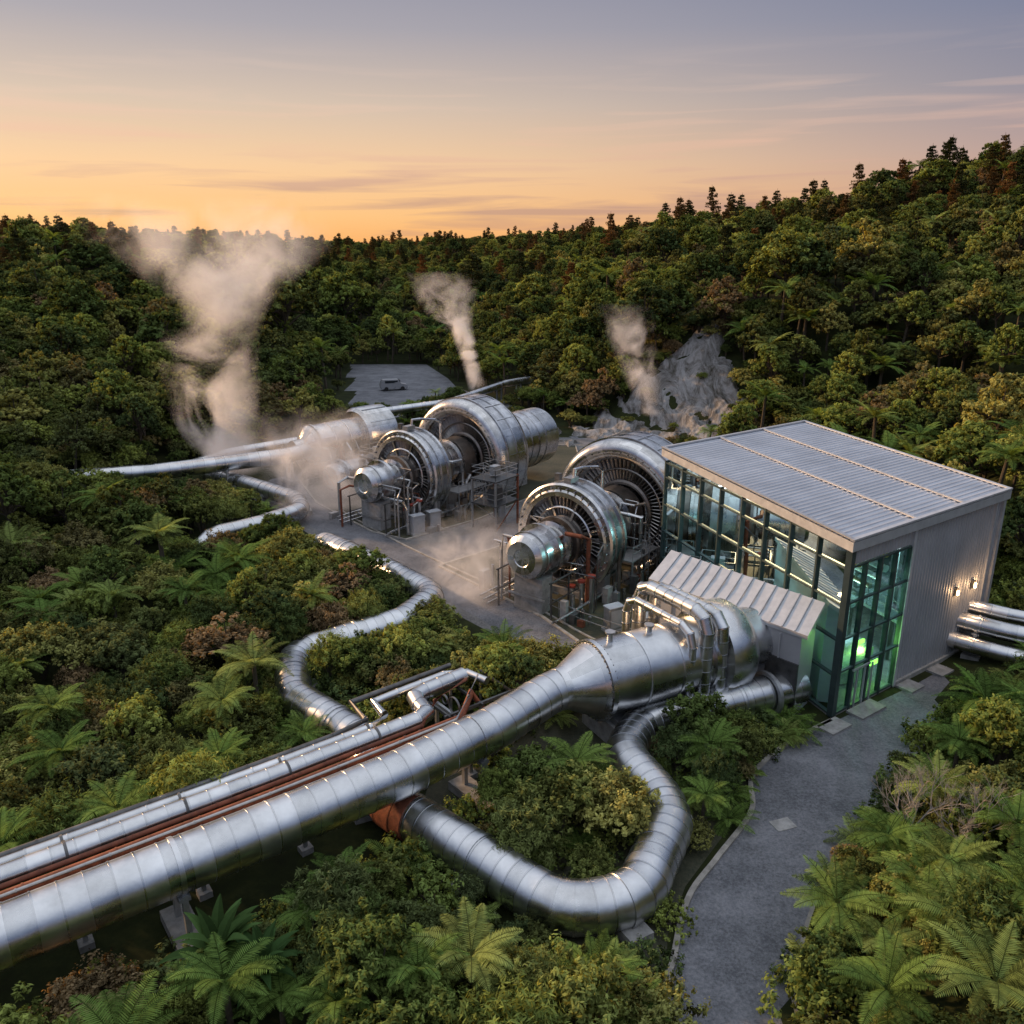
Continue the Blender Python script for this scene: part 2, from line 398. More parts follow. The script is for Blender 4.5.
MAIN=[(-27.5,13.2,3.1),(-16.4,21.5,3.1),(-12.6,24.3,3.1),(-8.2,27.6,3.1),(-4.8,30.2,3.1),(-.9,33.6,3.2),(1.9,36.6,3.4),(4.2,38.2,3.4)]
b=MB(); P=b.tube(MAIN,1.0,'clad',R=6,seg=40,panel=.8,lip=.02); keepline(P,1.2)
vdir=vn((5.4,2.9,0)); vo=np.array((2.2,36.8,3.4))
b.lathe(vo,vdir,[(0,1.02),(.35,1.06),(1.7,1.75),(1.95,1.9),(1.95,2.05),(2.2,2.05),(2.2,1.9),(4.3,1.9),(4.3,1.95),(4.38,1.95),(4.38,1.9),(6.3,1.9),(6.3,1.95),(6.38,1.95),(6.38,1.9),(8.3,1.9),(8.3,2.07),(8.6,2.07),(8.6,1.8),(9.1,1.8),(9.1,2.45),(9.35,2.55),(10.5,2.55),(10.9,2.3),(11.1,1.7),(12.6,1.7)],'clad',seg=60,sect=14)
for q in (3.2,7.4):
    p=vo+vdir*q; b.box((p[0],p[1],.6),(1.3,3.2,1.2),'conc',vdir); b.box((p[0],p[1],1.35),(.9,2.8,.3),'galv',vdir)
for k in range(40):
    a=k*2*math.pi/40; x=np.cross((0,0,1),vdir); p=vo+vdir*1.88+x*math.cos(a)*1.98+np.array((0,0,1))*math.sin(a)*1.98
    b.cyl(p,p+vdir*.4,.035,'dark',seg=6)
for q,h in ((3.0,.5),(5.4,.35)):
    p=vo+vdir*q+np.array((0,0,1.85)); b.cyl(p,p+(0,0,h),.16,'clad',seg=14); b.cyl(p+(0,0,h),p+(0,0,h+.08),.26,'galv',seg=14)
S=alen(P)
for q in (12.5,19.5,32.5):
    p=[np.interp(q,S,P[:,k]) for k in range(3)]; p2=[np.interp(q+.3,S,P[:,k]) for k in range(3)]; saddle(b,p,(p2[0]-p[0],p2[1]-p[1]),1.0,p[2])
b.obj('main_steam_pipeline'); keepline([vo,vo+vdir*13],2.2)
base=[(-27.5,13.4,3.2),(-16.4,21.8,3.2),(-8.2,27.9,3.2),(-3.0,32.0,3.2)]
def off(d,z,upto): 
    o=offset(base,d,z); e=np.array(o[-1]); t=vn(np.array(o[-1])-np.array(o[-2])); o[-1]=e+t*upto; return o,t
nrm=lambda t: np.array((-t[1],t[0],0))
o,t=off(2.65,3.2,1.3); e=np.array(o[-1]); n_=nrm(t)
o+= [e+n_*2.0-t*.2, e+n_*2.2+t*3.2]; pline('condensate_pipeline',o,.42,R=.8,sup=0,panel=.8,seg=20)
o,t=off(3.45,3.2,-.5); e=np.array(o[-1]); o+=[e+n_*1.9-t*.2,e+n_*2.1+t*5.2,e+n_*.2+t*5.6]; pline('drain_pipeline',o,.2,R=.5,sup=0,panel=1.4,seg=14)
o,t=off(3.88,3.2,-1.4); e=np.array(o[-1]); o+=[e+n_*2.1-t*.2,e+n_*2.3+t*6.0]; pline('drain_pipeline.001',o,.13,R=.4,sup=0,panel=2,seg=12,mat='dark')
o,t=off(1.55,3.2,2.6); e=np.array(o[-1]); o+=[e+n_*1.6,e+n_*1.6+t*2.2,e+n_*.9+t*2.2+np.array((0,0,-2))]; pline('rusty_pipeline',o,.2,'rust',R=.45,sup=0,panel=3,seg=14)
o,t=off(1.98,3.3,1.9); e=np.array(o[-1]); o+=[e+n_*2.3,e+n_*2.3+t*2.4]; pline('rusty_pipeline.001',o,.10,'rust',R=.3,sup=0,panel=3,seg=12)
o,t=off(1.2,3.5,3.2); e=np.array(o[-1]); o+=[e+n_*2.8,e+n_*2.8+t*1.6]; pline('instrument_tube',o,.06,'galv',R=.3,sup=0,panel=3,seg=8)
b=MB()
for q in np.arange(8,36,4.2):
    Pb=np.array(base); S=alen(Pb)
    p=np.array([np.interp(q,S,Pb[:,k]) for k in range(3)]); p2=np.array([np.interp(q+.3,S,Pb[:,k]) for k in range(3)]) 
    if q>S[-1]: p=Pb[-1]+t*(q-S[-1]); p2=p+t*.3
    tt=vn(p2-p); nn=nrm(tt)
    for s_ in (1.4,4.2): q0=p+nn*s_; b.box((q0[0],q0[1],1.35),(.16,.16,2.7),'galv',tt); b.box((q0[0],q0[1],.12),(.5,.5,.3),'conc',tt)
    q0=p+nn*2.75; b.box((q0[0],q0[1],2.66),(.14,3.3,.18),'galv',tt)
    for s_,rr_ in ((2.65,.42),(3.45,.2)): q0=p+nn*s_; b.lathe(q0-tt*.05,tt,[(0,rr_+.01),(0,rr_+.04),(.1,rr_+.04),(.1,rr_+.01)],'dark',seg=20,sect=1)
Pb=np.array(base); e=Pb[-1]+nrm(t)*3.2+t*4.0
for i in range(3):
    for j in range(2):
        q0=e+t*(i*1.9-1.9)+nrm(t)*(j*2.6-.5); b.box((q0[0],q0[1],1.4),(.12,.12,2.8),'galv',t)
for j in range(2): 
    q0=e+nrm(t)*(j*2.6-.5); b.bar(q0+t*-2.1+np.array((0,0,-.45)),q0+t*2.1+np.array((0,0,-.45)),.12,.16,'dark')
for i in range(3):
    q0=e+t*(i*1.9-1.9)+np.array((0,0,-.43)); b.bar(q0-nrm(t)*.7,q0+nrm(t)*2.3,.1,.14,'dark')
b.obj('pipe_rack')
LOOP=[(-16.5,66.4,-1.2),(-15.4,65.0,1.0),(-9.8,58.9,1.2),(-5.2,53.6,1.1),(-7.0,49.6,1.05),(-12.9,45.0,1.0),(-11.6,40.2,1.0),(-7.4,36.2,1.0),(-5.6,31.6,1.0),(-3.0,29.3,1.0),(1.9,24.9,1.05),(4.6,25.6,1.05),(6.6,29.8,1.1),(6.4,31.6,1.1),(5.2,34.8,1.1),(6.4,37.3,1.1),(11,39.3,1.15),(15.6,41.3,1.2)]
b=MB(); P=b.tube(LOOP,.97,'clad',R=2.2,seg=36,panel=.62,lip=.02); keepline(P,1.0)
S=alen(P)
for q in np.arange(6.5,S[-1],6.3):
    p=[np.interp(q,S,P[:,k]) for k in range(3)]; p2=[np.interp(q+.3,S,P[:,k]) for k in range(3)]; saddle(b,p,(p2[0]-p[0],p2[1]-p[1]),.97,max(p[2],1.0))
b.obj('expansion_loop_pipeline')
b=MB(); b.tube([(-5.5,31.7,1.0),(-5.05,30.9,1.0),(-4.1,30.2,1.0)],.99,'rust',R=1.5,seg=32,panel=.7,lip=.01); b.obj('rusty_pipe_sleeve')
bd=vn((-2.6,4.2,0)); off_=vn((4.4,2.2,0))
for i,(dx,z,r) in enumerate([(0,6.3,.38),(1.05,6.0,.34),(-.85,5.7,.22)]):
    a=np.array((9.8,39.0,0))+off_*dx
    pline('steam_riser',[a+(0,0,1.2),a+(0,0,z),a+bd*(5.2)+(0,0,z),a+bd*5.2+(0,0,.6)],r,R=.9,sup=0,panel=.7,seg=20)
pline('steam_pipeline',[(-50,75,3),(-34.6,79.8,3),(-23.2,86.7,3),(-21,90.3,3.2)],.8,R=3,panel=1.1)
pline('steam_pipeline',[(-36,84,1.6),(-31,90,2.4),(-24,95.5,2.6),(-18,97,2.6)],.55,R=3,panel=1.1)
pline('steam_pipeline',[(-32,86,1.2),(-27.4,82.7,1.2),(-20.2,76.5,1.2),(-18.9,73.0,1.2),(-21.5,69,1.2),(-25.0,65.8,1.2),(-26,65,-1)],.8,R=2,panel=.9,keep=.9)
pline('steam_pipeline',[(-20,111,2.6),(-8.8,119,2.8),(-1,135,3),(3,142,2.6),(5,146,-1)],.55,R=3,panel=1.5)
for k,(dx,z,r) in enumerate([(0,2.2,.55),(1.5,2.9,.42),(-1.3,1.2,.5)]):
    pline('cooling_water_pipe',[(26.2+dx*.5,48.4+dx*.4,z),(29+dx*.5,45.9+dx*.5,z),(33.5+dx*.6,42.7+dx*.7,z),(44+dx*.6,38+dx*.7,z)],r,R=2,panel=.9,sup=5 if k==0 else 0)

def railing(b,pts,z=0,h=1.1,mat='galv',sp=1.5):
    for a,c in zip(pts[:-1],pts[1:]):
        a=np.array((a[0],a[1],z),float); c=np.array((c[0],c[1],z),float); L=np.linalg.norm(c-a); n=max(1,int(L/sp))
        for k in range(n+1): q=a+(c-a)*k/n; b.box(q+(0,0,h/2),(.05,.05,h),mat)
        for hh in (h,h*.55): b.bar(a+(0,0,hh),c+(0,0,hh),.045,.045,mat)

# ------------------------------------------------------------------ turbines
def turbine(name,o,ax,rear,sc=1.0):
    b=MB(); ax=vn(ax); up=np.array((0,0,1.)); sd=np.cross(up,ax); o=np.array(o,float)
    def Pt(s_,r,a): return o+ax*s_*sc+(sd*math.cos(a)+up*math.sin(a))*r*sc
    def la(pr,mat,seg=64,sect=16): b.lathe(o,ax,[(a*sc,r*sc) for a,r in pr],mat,seg=seg,sect=sect)
    la([(-4.7,.01),(-4.7,.55),(-4.75,.6),(-4.75,1.1),(-4.45,1.45),(-4.0,1.5),(-4.0,1.58),(-3.85,1.58),(-3.85,1.5),(-2.9,1.5),(-2.9,1.8),(-2.6,1.8),(-2.6,1.35),(-1.5,1.35),(-1.4,1.6),(-1.2,1.6),(-1.1,1.2),(.9,1.15)],'clad2',seg=44)
    la([(-.9,1.15),(-.9,1.75),(-.7,1.8),(-.2,1.5),(.9,1.4)],'bronze',seg=44)
    la([(.9,1.3),(.9,2.75),(.05,2.9),(-.15,3.0),(-.15,3.3),(0,3.42),(.0,3.72),(.12,3.85),(.35,3.85),(.35,3.72),(.8,3.72),(.8,3.8),(.9,3.8),(.9,3.72),(1.7,3.72),(1.7,3.85),(1.95,3.85),(2.1,3.6),(2.5,2.9),(2.9,2.1)],'clad2',seg=72,sect=18)
    for k in range(54):
        a=k*2*math.pi/54; c=Pt(.5,2.2,a); rad=vn(Pt(0,1,a)-o); tg=np.cross(ax,rad)
        b.box(c,(1.3*sc,.42*sc,.05*sc),'blade',rad,vn(ax+tg*.7))
    for k in range(8):
        a=(k+.5)*2*math.pi/8; rad=vn(Pt(0,1,a)-o); b.box(Pt(.1,2.1,a),(2.2*sc,.16*sc,.22*sc),'clad2',rad,np.cross(ax,rad))
    la([(.12,1.3),(.12,1.62),(.3,1.66)],'clad2'); la([(.02,2.15),(-.04,2.22),(.02,2.30),(.1,2.22),(.02,2.15)],'clad2')
    for k in range(36):
        a=(k+.5)*2*math.pi/36; b.cyl(Pt(-.1,3.55,a),Pt(.1,3.55,a),.07*sc,'dark',seg=6)
        b.cyl(Pt(-.12,3.55,a),Pt(-.22,3.55,a),.05*sc,'galv',seg=6)
    la([(2.4,2.0),(3.2,1.95),(3.2,2.1),(3.4,2.1),(3.4,1.9),(4.4,1.9),(4.4,1.98),(4.5,1.98),(4.5,1.9),(5.6,1.9),(5.6,2.1),(5.85,2.1),(5.85,1.85),(8.9,1.85)],'clad2',seg=52)
    la([(5.9,1.9),(6.0,2.0),(7.4,2.1),(7.5,1.9)],'bronze',seg=52); la([(3.45,1.92),(3.5,1.99),(4.3,1.99),(4.35,1.92)],'bronze',seg=52)
    la([(9.3,1.9),(9.3,3.9),(8.2,4.0),(7.5,4.05),(7.15,4.2),(6.95,4.5),(6.95,4.9),(7.15,5.25),(7.5,5.45),(7.9,5.5),(7.9,5.6),(8.1,5.6),(8.1,5.5),(9.3,5.5),(9.3,5.56),(9.4,5.56),(9.4,5.5),(10.6,5.5),(10.6,5.56),(10.7,5.56),(10.7,5.45),(11.4,5.2),(11.9,4.7),(12.1,4.0),(12.2,3.0)],'clad2',seg=96,sect=20)
    la([(9.25,1.9),(9.25,4.0)],'dark')
    for k in range(64):
        a=k*2*math.pi/64; c=Pt(8.55,2.98,a); rad=vn(Pt(0,1,a)-o); tg=np.cross(ax,rad)
        b.box(c,(2.05*sc,.7*sc,.055*sc),'blade',rad,vn(ax+tg*.8))
    la([(8.1,2.0),(8.0,2.2),(8.1,2.35),(8.6,2.35)],'bronze'); la([(8.1,3.1),(8.05,3.17),(8.1,3.24),(8.2,3.17),(8.1,3.1)],'blade')
    for k in range(48):
        a=(k+.5)*2*math.pi/48; b.cyl(Pt(6.88,4.7,a),Pt(7.0,4.7,a),.06*sc,'dark',seg=6)
    for k in range(20):
        a=(k+.5)*2*math.pi/20; c=Pt(9.35,5.52,a); rad=vn(Pt(0,1,a)-o); b.box(c,(2.5*sc,.08*sc,.09*sc),'clad2',ax,np.cross(rad,ax))
    la([(12.1,3.0),(12.6,3.0),(12.6,3.2),(12.9,3.2),(12.9,2.9)]+sum([[(12.9+i*1.2,2.9),(12.9+i*1.2,2.96),(13.0+i*1.2,2.96),(13.0+i*1.2,2.9)] for i in range(1,int(rear/1.2))],[])+[(12.9+rear,2.9),(13.2+rear,2.6),(13.3+rear,.01)],'clad2',seg=56)
    for s_,w,l,h in ((-3.4,2.2,1.2,o[2]-1.5*sc),(.9,5.4,2.6,.5),(5.0,2.6,1.2,o[2]-2.0*sc),(9.5,7.0,4.2,.6),(14,4.5,2.5,o[2]-2.8*sc)):
        q=o+ax*s_*sc; b.box((q[0],q[1],h/2),(l*sc,w*sc,h),'conc',ax)
    for s_ in (-2.6,-4.2):
        q=o+ax*s_*sc; b.box((q[0],q[1],1.2),(.12,3.0,.12),'galv',ax)
    for sgn in (-1,1):
        for s_,w,z in ((.9,3.3,2.0),(9.5,4.8,2.6)):
            q=o+ax*s_*sc+sd*w*.82*sgn*sc; b.box((q[0],q[1],z/2+.2),(.7*sc,.7*sc,z),'galv',ax)
    for sgn in (-1,1):
        q0=o+ax*2.9*sc+sd*sgn*3.1*sc; q1=o+ax*6.6*sc+sd*sgn*3.1*sc
        c=(q0+q1)/2; b.box((c[0],c[1],2.3),(3.9*sc,1.5*sc,.1),'galv',ax)
        e=sd*sgn*.72*sc
        railing(b,[tuple((q0+e)[:2]),tuple((q1+e)[:2])],2.35,1.0,'galv',1.0)
        for qq in (q0,q1):
            for ee in (e,-e): b.box(((qq+ee)[0],(qq+ee)[1],1.15),(.1,.1,2.3),'galv',ax)
        b.bar(q0+e+np.array((0,0,.1-o[2])),q1+e+np.array((0,0,2.2-o[2])),.06,.06,'galv')
        for s_ in (-4.4,-2.4,-.6):
            q=o+ax*s_*sc+sd*sgn*2.1*sc; b.box((q[0],q[1],1.4),(.1,.1,2.8),'dark',ax)
        q0=o+ax*-4.6*sc+sd*sgn*2.1*sc; q1=o+ax*-.4*sc+sd*sgn*2.1*sc
        for zz in (1.3,2.75): b.bar((q0[0],q0[1],zz),(q1[0],q1[1],zz),.09,.09,'dark')
        for k in range(14):
            s0=random.uniform(-4.2,7.2); zz=random.uniform(-1.6,1.6)
            p=o+ax*s0*sc+sd*sgn*1.2*sc+up*zz; p1=p+sd*sgn*random.uniform(1.0,2.8); 
            p2=p1+ax*random.uniform(-1.5,1.5); p3=p2.copy(); p3[2]=.1
            b.tube([p,p1,p2,p3],random.choice([.05,.05,.07,.1,.15]),random.choice(['clad','clad','galv','rust','bronze','dark']),R=.3,seg=10,panel=1.2,lip=.012)
        for k in range(9):
            q=o+ax*random.uniform(-4.5,6)*sc+sd*sgn*random.uniform(2.6,5.0)*sc; h=random.uniform(.4,1.5)
            b.box((q[0],q[1],h/2),(random.uniform(.3,.9),.45,h),random.choice(['galv','galv','dark','bronze','rust','conc']),ax)
            b.cyl((q[0]+.6,q[1]+.3,0),(q[0]+.6,q[1]+.3,h*1.2),.12,'clad',seg=10)
        for k in range(3):
            zz=.25+k*.22; q0=o+ax*-5*sc+sd*sgn*(2.6+k*.3)*sc; q1=o+ax*7*sc+sd*sgn*(2.6+k*.3)*sc; b.tube([(q0[0],q0[1],zz),(q1[0],q1[1],zz)],.07,'clad',seg=8,panel=3,lip=.01)
    for k in range(3):
        q=o+ax*(-1.9+k*.1)*sc+sd*(-2.0-k*.7)*sc; b.cyl((q[0],q[1],0),(q[0],q[1],1.6+k*.5),.14,'clad',seg=12); b.cyl((q[0],q[1],1.6+k*.5),(q[0],q[1],1.75+k*.5),.28,'red',seg=12)
    b.box(o+ax*.9*sc+up*3.95*sc,(1.0,.6,.4),'galv',ax); b.box(o+ax*1.2*sc+up*3.9*sc+sd*1.3,(.4,.4,.5),'dark',ax)
    b.tube([o+ax*1.2*sc+up*3.6*sc,o+ax*1.2*sc+up*4.7*sc,o+ax*5*sc+up*4.0*sc,o+ax*5*sc+up*1.8*sc],.12,'clad',R=.4,seg=12,panel=1,lip=.01)
    b.obj(name); keepline([o-ax*5.5*sc,o+ax*(13+rear)*sc],5.2)
turbine('steam_turbine',(3.6,57.0,4.1),(.60,.80,0),4,1.05)
turbine('steam_turbine',(-9.9,74.8,4.1),(.60,.80,0),7,1.05)

def condenser():
    b=MB(); o=np.array((-22.5,89,3.4)); ax=vn((8,9,0))
    b.lathe(o,ax,[(-1.2,.8),(0,.85),(.6,1.8),(1,2.1),(1,2.25),(1.2,2.25),(1.2,2.1),(3,2.1),(3,2.16),(3.1,2.16),(3.1,2.1),(5,2.1),(5,2.16),(5.1,2.16),(5.1,2.1),(7,2.1),(7,2.8),(7.4,3.1),(11,3.1),(11.3,2.8),(11.4,.01)],'clad2',seg=56)
    for q in (2,5,9): p=o+ax*q; b.box((p[0],p[1],.8),(1.2,3.2,1.6),'conc',ax)
    for k in range(10): a=k*2*math.pi/10; x=np.cross((0,0,1),ax); b.box(o+ax*9.2+(x*math.cos(a)+np.array((0,0,1))*math.sin(a))*3.12,(3.4,.12,.1),'clad2',ax,np.cross((x*math.cos(a)+np.array((0,0,1))*math.sin(a)),ax))
    railing(b,[(-21,84),(-14,90)],0,1.1)
    for k in range(8):
        p=o+ax*random.uniform(1,10)+np.cross(ax,(0,0,1))*2.2; p1=p+np.cross(ax,(0,0,1))*random.uniform(.5,1.5); p3=p1.copy(); p3[2]=.1
        b.tube([p,p1,p3],random.choice([.06,.1,.16]),random.choice(['clad','rust','galv']),R=.3,seg=10,panel=1.2,lip=.012)
    b.obj('condenser_vessel')
    b=MB(); o=np.array((-17.8,80.5,2.2)); ax=vn((.6,.8,0))
    b.lathe(o,ax,[(0,.01),(0,1.1),(.2,1.3),(1.2,1.3),(1.2,1.6),(1.5,1.6),(1.5,1.3),(4,1.3),(4,1.6),(4.3,1.6),(4.3,1.3),(6,1.3),(6.2,.9),(9,.8)],'clad2',seg=40)
    for q in (1,4.8): p=o+ax*q; b.box((p[0],p[1],.5),(.9,2,1.0),'conc',ax)
    b.obj('feedwater_pump')
condenser()
b=MB()
for (cx,cy,w,d,h) in ((-1.5,72.5,3.2,2.6,4.6),(-13.5,83.5,2.6,2.4,3.8),(11.5,52.5,2.2,2.2,3.2)):
    u=vn((.6,.8,0)); n2=np.array((-u[1],u[0],0)); c=np.array((cx,cy,0))
    for i in (-1,1):
        for j in (-1,1): q=c+u*i*w/2+n2*j*d/2; b.box((q[0],q[1],h/2),(.16,.16,h),'rust' if i>0 else 'galv',u)
    for hh in (h*.5,h-.1):
        b.box((cx,cy,hh),(w+.2,d+.2,.1),'dark',u)
        cs=[c+u*w/2+n2*d/2,c+u*w/2-n2*d/2,c-u*w/2-n2*d/2,c-u*w/2+n2*d/2,c+u*w/2+n2*d/2]; railing(b,[tuple(q[:2]) for q in cs],hh+.05,1.0,'galv',1.2)
    b.bar(c+u*w/2+n2*d/2,c-u*w/2+n2*d/2+(0,0,h*.5),.08,.08,'galv'); b.bar(c-u*w/2-n2*d/2,c+u*w/2-n2*d/2+(0,0,h*.5),.08,.08,'rust')
    b.box(c+(0,0,h*.5+.6),(1.2,.8,1.1),'dark',u); b.cyl(c+u*.9,c+u*.9+(0,0,h*.5),.4,'clad',seg=20); b.box(c+(0,0,h+.5),(.9,.6,.8),'galv',u)
b.obj('access_platform')
b=MB(); railing(b,[(-.6,57.4),(4.4,51.2),(7.8,48.2)],0,1.1,sp=1.8); b.obj('safety_railing')
b=MB(); railing(b,[(1.2,47.6),(3.6,44.8),(8,44.6)],0,1.1,sp=1.5); b.obj('safety_railing')
for x,y,rot,c in ((8.6,49.2,.5,'wall'),(6.6,50.6,.5,'galv'),(-8.2,70.0,.6,'wall'),(-6.9,71.2,.6,'galv')):
    b=MB(); u=(math.cos(rot),math.sin(rot),0); b.box((x,y,.1),(1.3,.9,.2),'conc',u); b.box((x,y,.95),(1.1,.7,1.5),c,u); b.box((x,y,1.74),(1.2,.8,.07),'trim',u)
    b.box((x+.0,y,.95),(.9,.74,1.2),'trim',u); b.obj('electrical_cabinet')

# ------------------------------------------------------------------ turbine hall
C=np.array((17.,40.,0)); L_=np.array((10.9,58.,0)); R_=np.array((29.5,49.,0))
def hall():
    ua=vn(L_-C); ub=vn(R_-C); la=np.linalg.norm(L_-C); lb=np.linalg.norm(R_-C); nA=np.array((-ua[1],ua[0],0)); nA=nA if nA[0]<0 else -nA
    nB=np.array((ub[1],-ub[0],0)); Ht=9.55
    emp=bpy.data.objects.new('turbine_hall',None); COL.objects.link(emp)
    def fin(b,name,smooth=False):
        o=b.obj(name,smooth); o.parent=emp
    b=MB(); ov=.35
    def rp(a,c,z): p=C+ua*a+ub*c; return np.array((p[0],p[1],z+.02*a))
    n=46; step=(la+2*ov)/n
    xs=[];zs=[]
    for i in range(n):
        x0=-ov+i*step; xs+=[x0,x0+step*.55,x0+step*.65,x0+step*.9]; zs+=[0,0,.06,.06]
    xs.append(la+ov); zs.append(0)
    V=[];F=[];T=[]
    for k,(x,z) in enumerate(zip(xs,zs)): V+=[rp(x,-ov,10.02+z),rp(x,lb+ov,10.02+z)]
    for k in range(len(xs)-1): F.append((2*k,2*k+1,2*k+3,2*k+2)); T.append(random.random())
    b.add(V,F,'roof',T)
    V=[rp(-ov,-ov,9.5),rp(la+ov,-ov,9.5),rp(la+ov,lb+ov,9.5),rp(-ov,lb+ov,9.5),rp(-ov,-ov,10.0),rp(la+ov,-ov,10.0),rp(la+ov,lb+ov,10.0),rp(-ov,lb+ov,10.0)]
    b.add(V,[(0,1,2,3),(4,7,6,5),(0,4,5,1),(1,5,6,2),(2,6,7,3),(3,7,4,0)],'trim',.6)
    for c in (-ov+.12,lb*.36,lb*.68,lb+ov-.12): b.bar(rp(-ov,c,10.13),rp(la+ov,c,10.13),.22,.08,'trim')
    for a in (-ov+.1,la+ov-.1): b.bar(rp(a,-ov,10.12),rp(a,lb+ov,10.12),.24,.1,'trim')
    fin(b,'roof')
    b=MB(); ins=.25
    def q(a,c,z): p=C+ua*a+ub*c; return np.array((p[0],p[1],z))
    def slab(a0,a1,c0,c1,z0,z1,mat):
        V=[q(a0,c0,z0),q(a1,c0,z0),q(a1,c1,z0),q(a0,c1,z0),q(a0,c0,z1),q(a1,c0,z1),q(a1,c1,z1),q(a0,c1,z1)]
        b.add(V,[(0,1,2,3),(4,7,6,5),(0,4,5,1),(1,5,6,2),(2,6,7,3),(3,7,4,0)],mat)
    slab(-.1,la+.1,-.1,lb+.1,-.2,.16,'conc')
    slab(ins,la-ins,6.5,lb-ins,3.3,3.5,'floor'); slab(8,la-ins,3.4,6.5,3.3,3.5,'floor'); slab(5,la-ins,7.5,lb-ins,6.5,6.7,'floor')
    for a in np.arange(2,la,3.4):
        for c in (2.2,7.6,12): b.box(q(a,c,4.8),(.28,.28,9.3),'galv',ua)
        b.bar(q(a,.5,9.0),q(a,lb-.5,9.0),.22,.4,'galv'); b.bar(q(a,.5,8.3),q(a,lb-.5,8.3),.12,.14,'galv')
        for k in range(7): b.bar(q(a,.7+k*2,8.3),q(a,1.7+k*2,9.0),.08,.08,'galv')
    for c in (2.0,4.5): b.bar(q(.8,c,8.0),q(la-.8,c,8.0),.2,.45,'yellow')
    for z,a0,c0 in ((3.5,8,3.4),(6.7,5,7.5),(3.5,.3,6.5)):
        for k in range(7): p=q(a0+k*1.5,c0,z+.5); b.box(p,(.05,.05,1.0),'galv',ua)
        for hh in (.55,1.05): b.bar(q(a0,c0,z+hh),q(min(a0+10,la-.5),c0,z+hh),.05,.05,'galv')
    for k,(a,c,z,r) in enumerate([(2.0,2.8,1.6,.8),(5,3.2,1.7,1.1),(9,2.5,1.6,1.0),(13,3,1.8,1.1),(7,10,4.9,.9),(12,10,5.0,1.0)]):
        b.cyl(q(a,c-1.2,z),q(a,c+1.8,z),r,'trim',seg=28); b.box(q(a,c,z-r),(1.4,2.2,.8),'conc',ua); b.cyl(q(a+.2,c,z),q(a+.2,c,z+2.5),.25,'trim',seg=14)
        b.box(q(a+1.3,c-.8,z),(.5,.5,1.4),'blue' if k%2 else 'galv',ua)
    for k in range(6): b.tube([q(1,1.4+k*.7,5.2+k*.35),q(8+k,1.4+k*.7,5.2+k*.35),q(8+k,1.8+k*.7,7.4),q(la-1,1.8+k*.7,7.4)],.14+.03*(k%3),'trim' if k%3 else 'bronze',R=.5,seg=12,panel=1.2,lip=.01)
    for a,c in ((1.6,1.5),(3.2,1.2),(1.6,4.5)): b.box(q(a,c,1.2),(.9,.6,2.0),'floor',ua)
    for k in range(12): b.box(q(5.5+k*.28,6.0,.3+k*.27),(.3,1.0,.05),'galv',ua)
    fin(b,'interior_fitout')
    b=MB()
    for a,c,z in ((1.2,3.5,2.8),(1.0,5.0,1.2),(3.3,2.2,1.9)): b.box(q(a,c,z),(.8,.12,.22),'egreen',ub)
    for a in np.arange(2.5,la-1,3.4):
        for c in (3.4,9.5): b.box(q(a,c,7.95),(1.3,.16,.08),'ewhite',ua)
    for a in np.arange(6,la-1,3.4): b.box(q(a,7.2,3.22),(1.2,.12,.06),'ewhite',ua)
    for a,c,z in ((6,2.2,6.0),(10,3,4.2),(14,2,6.2)): b.box(q(a,c,z),(.7,.08,.4),'eblue',ua)
    fin(b,'interior_lamps')
    b=MB(); g=MB()
    nb=8; na=la/nb
    for k in range(nb+1):
        p=C+ua*k*na+nA*.02; b.box((p[0],p[1],Ht/2),(.13,.26,Ht),'mull',ua)
    for z in (.15,2.4,4.4,6.4,8.4,Ht-.12):
        b.bar(C+nA*.05+np.array((0,0,z)),L_+nA*.05+np.array((0,0,z)),.14,.10,'mull')
    for k in range(nb):
        for z0,z1 in ((.15,2.4),(2.4,4.4),(4.4,6.4),(6.4,8.4),(8.4,9.5)):
            j=[(random.random()-.5)*.03 for _ in range(4)]
            a=C+ua*k*na;c=C+ua*(k+1)*na
            g.add([a+nA*j[0]+(0,0,z0),c+nA*j[1]+(0,0,z0),c+nA*j[1]+(0,0,z1),a+nA*j[0]+(0,0,z1)],[(0,1,2,3)],'glass')
    gb=5.6; 
    for k in range(5):
        p=C+ub*k*gb/4+nB*.02; b.box((p[0],p[1],4.25),(.13,.26,8.5),'mull',ub)
    for z in (.15,2.6,4.5,6.5,8.5): b.bar(C+nB*.05+np.array((0,0,z)),C+ub*gb+nB*.05+np.array((0,0,z)),.14,.10,'mull')
    for k in range(4):
        for z0,z1 in ((.15,2.6),(2.6,4.5),(4.5,6.5),(6.5,8.5)):
            j=[(random.random()-.5)*.03 for _ in range(4)]; a=C+ub*k*gb/4;c=C+ub*(k+1)*gb/4
            g.add([a+nB*j[0]+(0,0,z0),c+nB*j[1]+(0,0,z0),c+nB*j[1]+(0,0,z1),a+nB*j[0]+(0,0,z1)],[(0,1,2,3)],'glass')
    for k in (1.4,2.1,2.8): p=C+ub*(k+.35)+nB*.16; b.box((p[0],p[1],1.2),(.06,.1,2.3),'trim',ub)
    p=C+ub*2.1+nB*.16; b.box((p[0],p[1],2.38),(1.6,.1,.1),'trim',ub)
    fin(b,'window_frames'); fin(g,'glazing')
    b=MB()
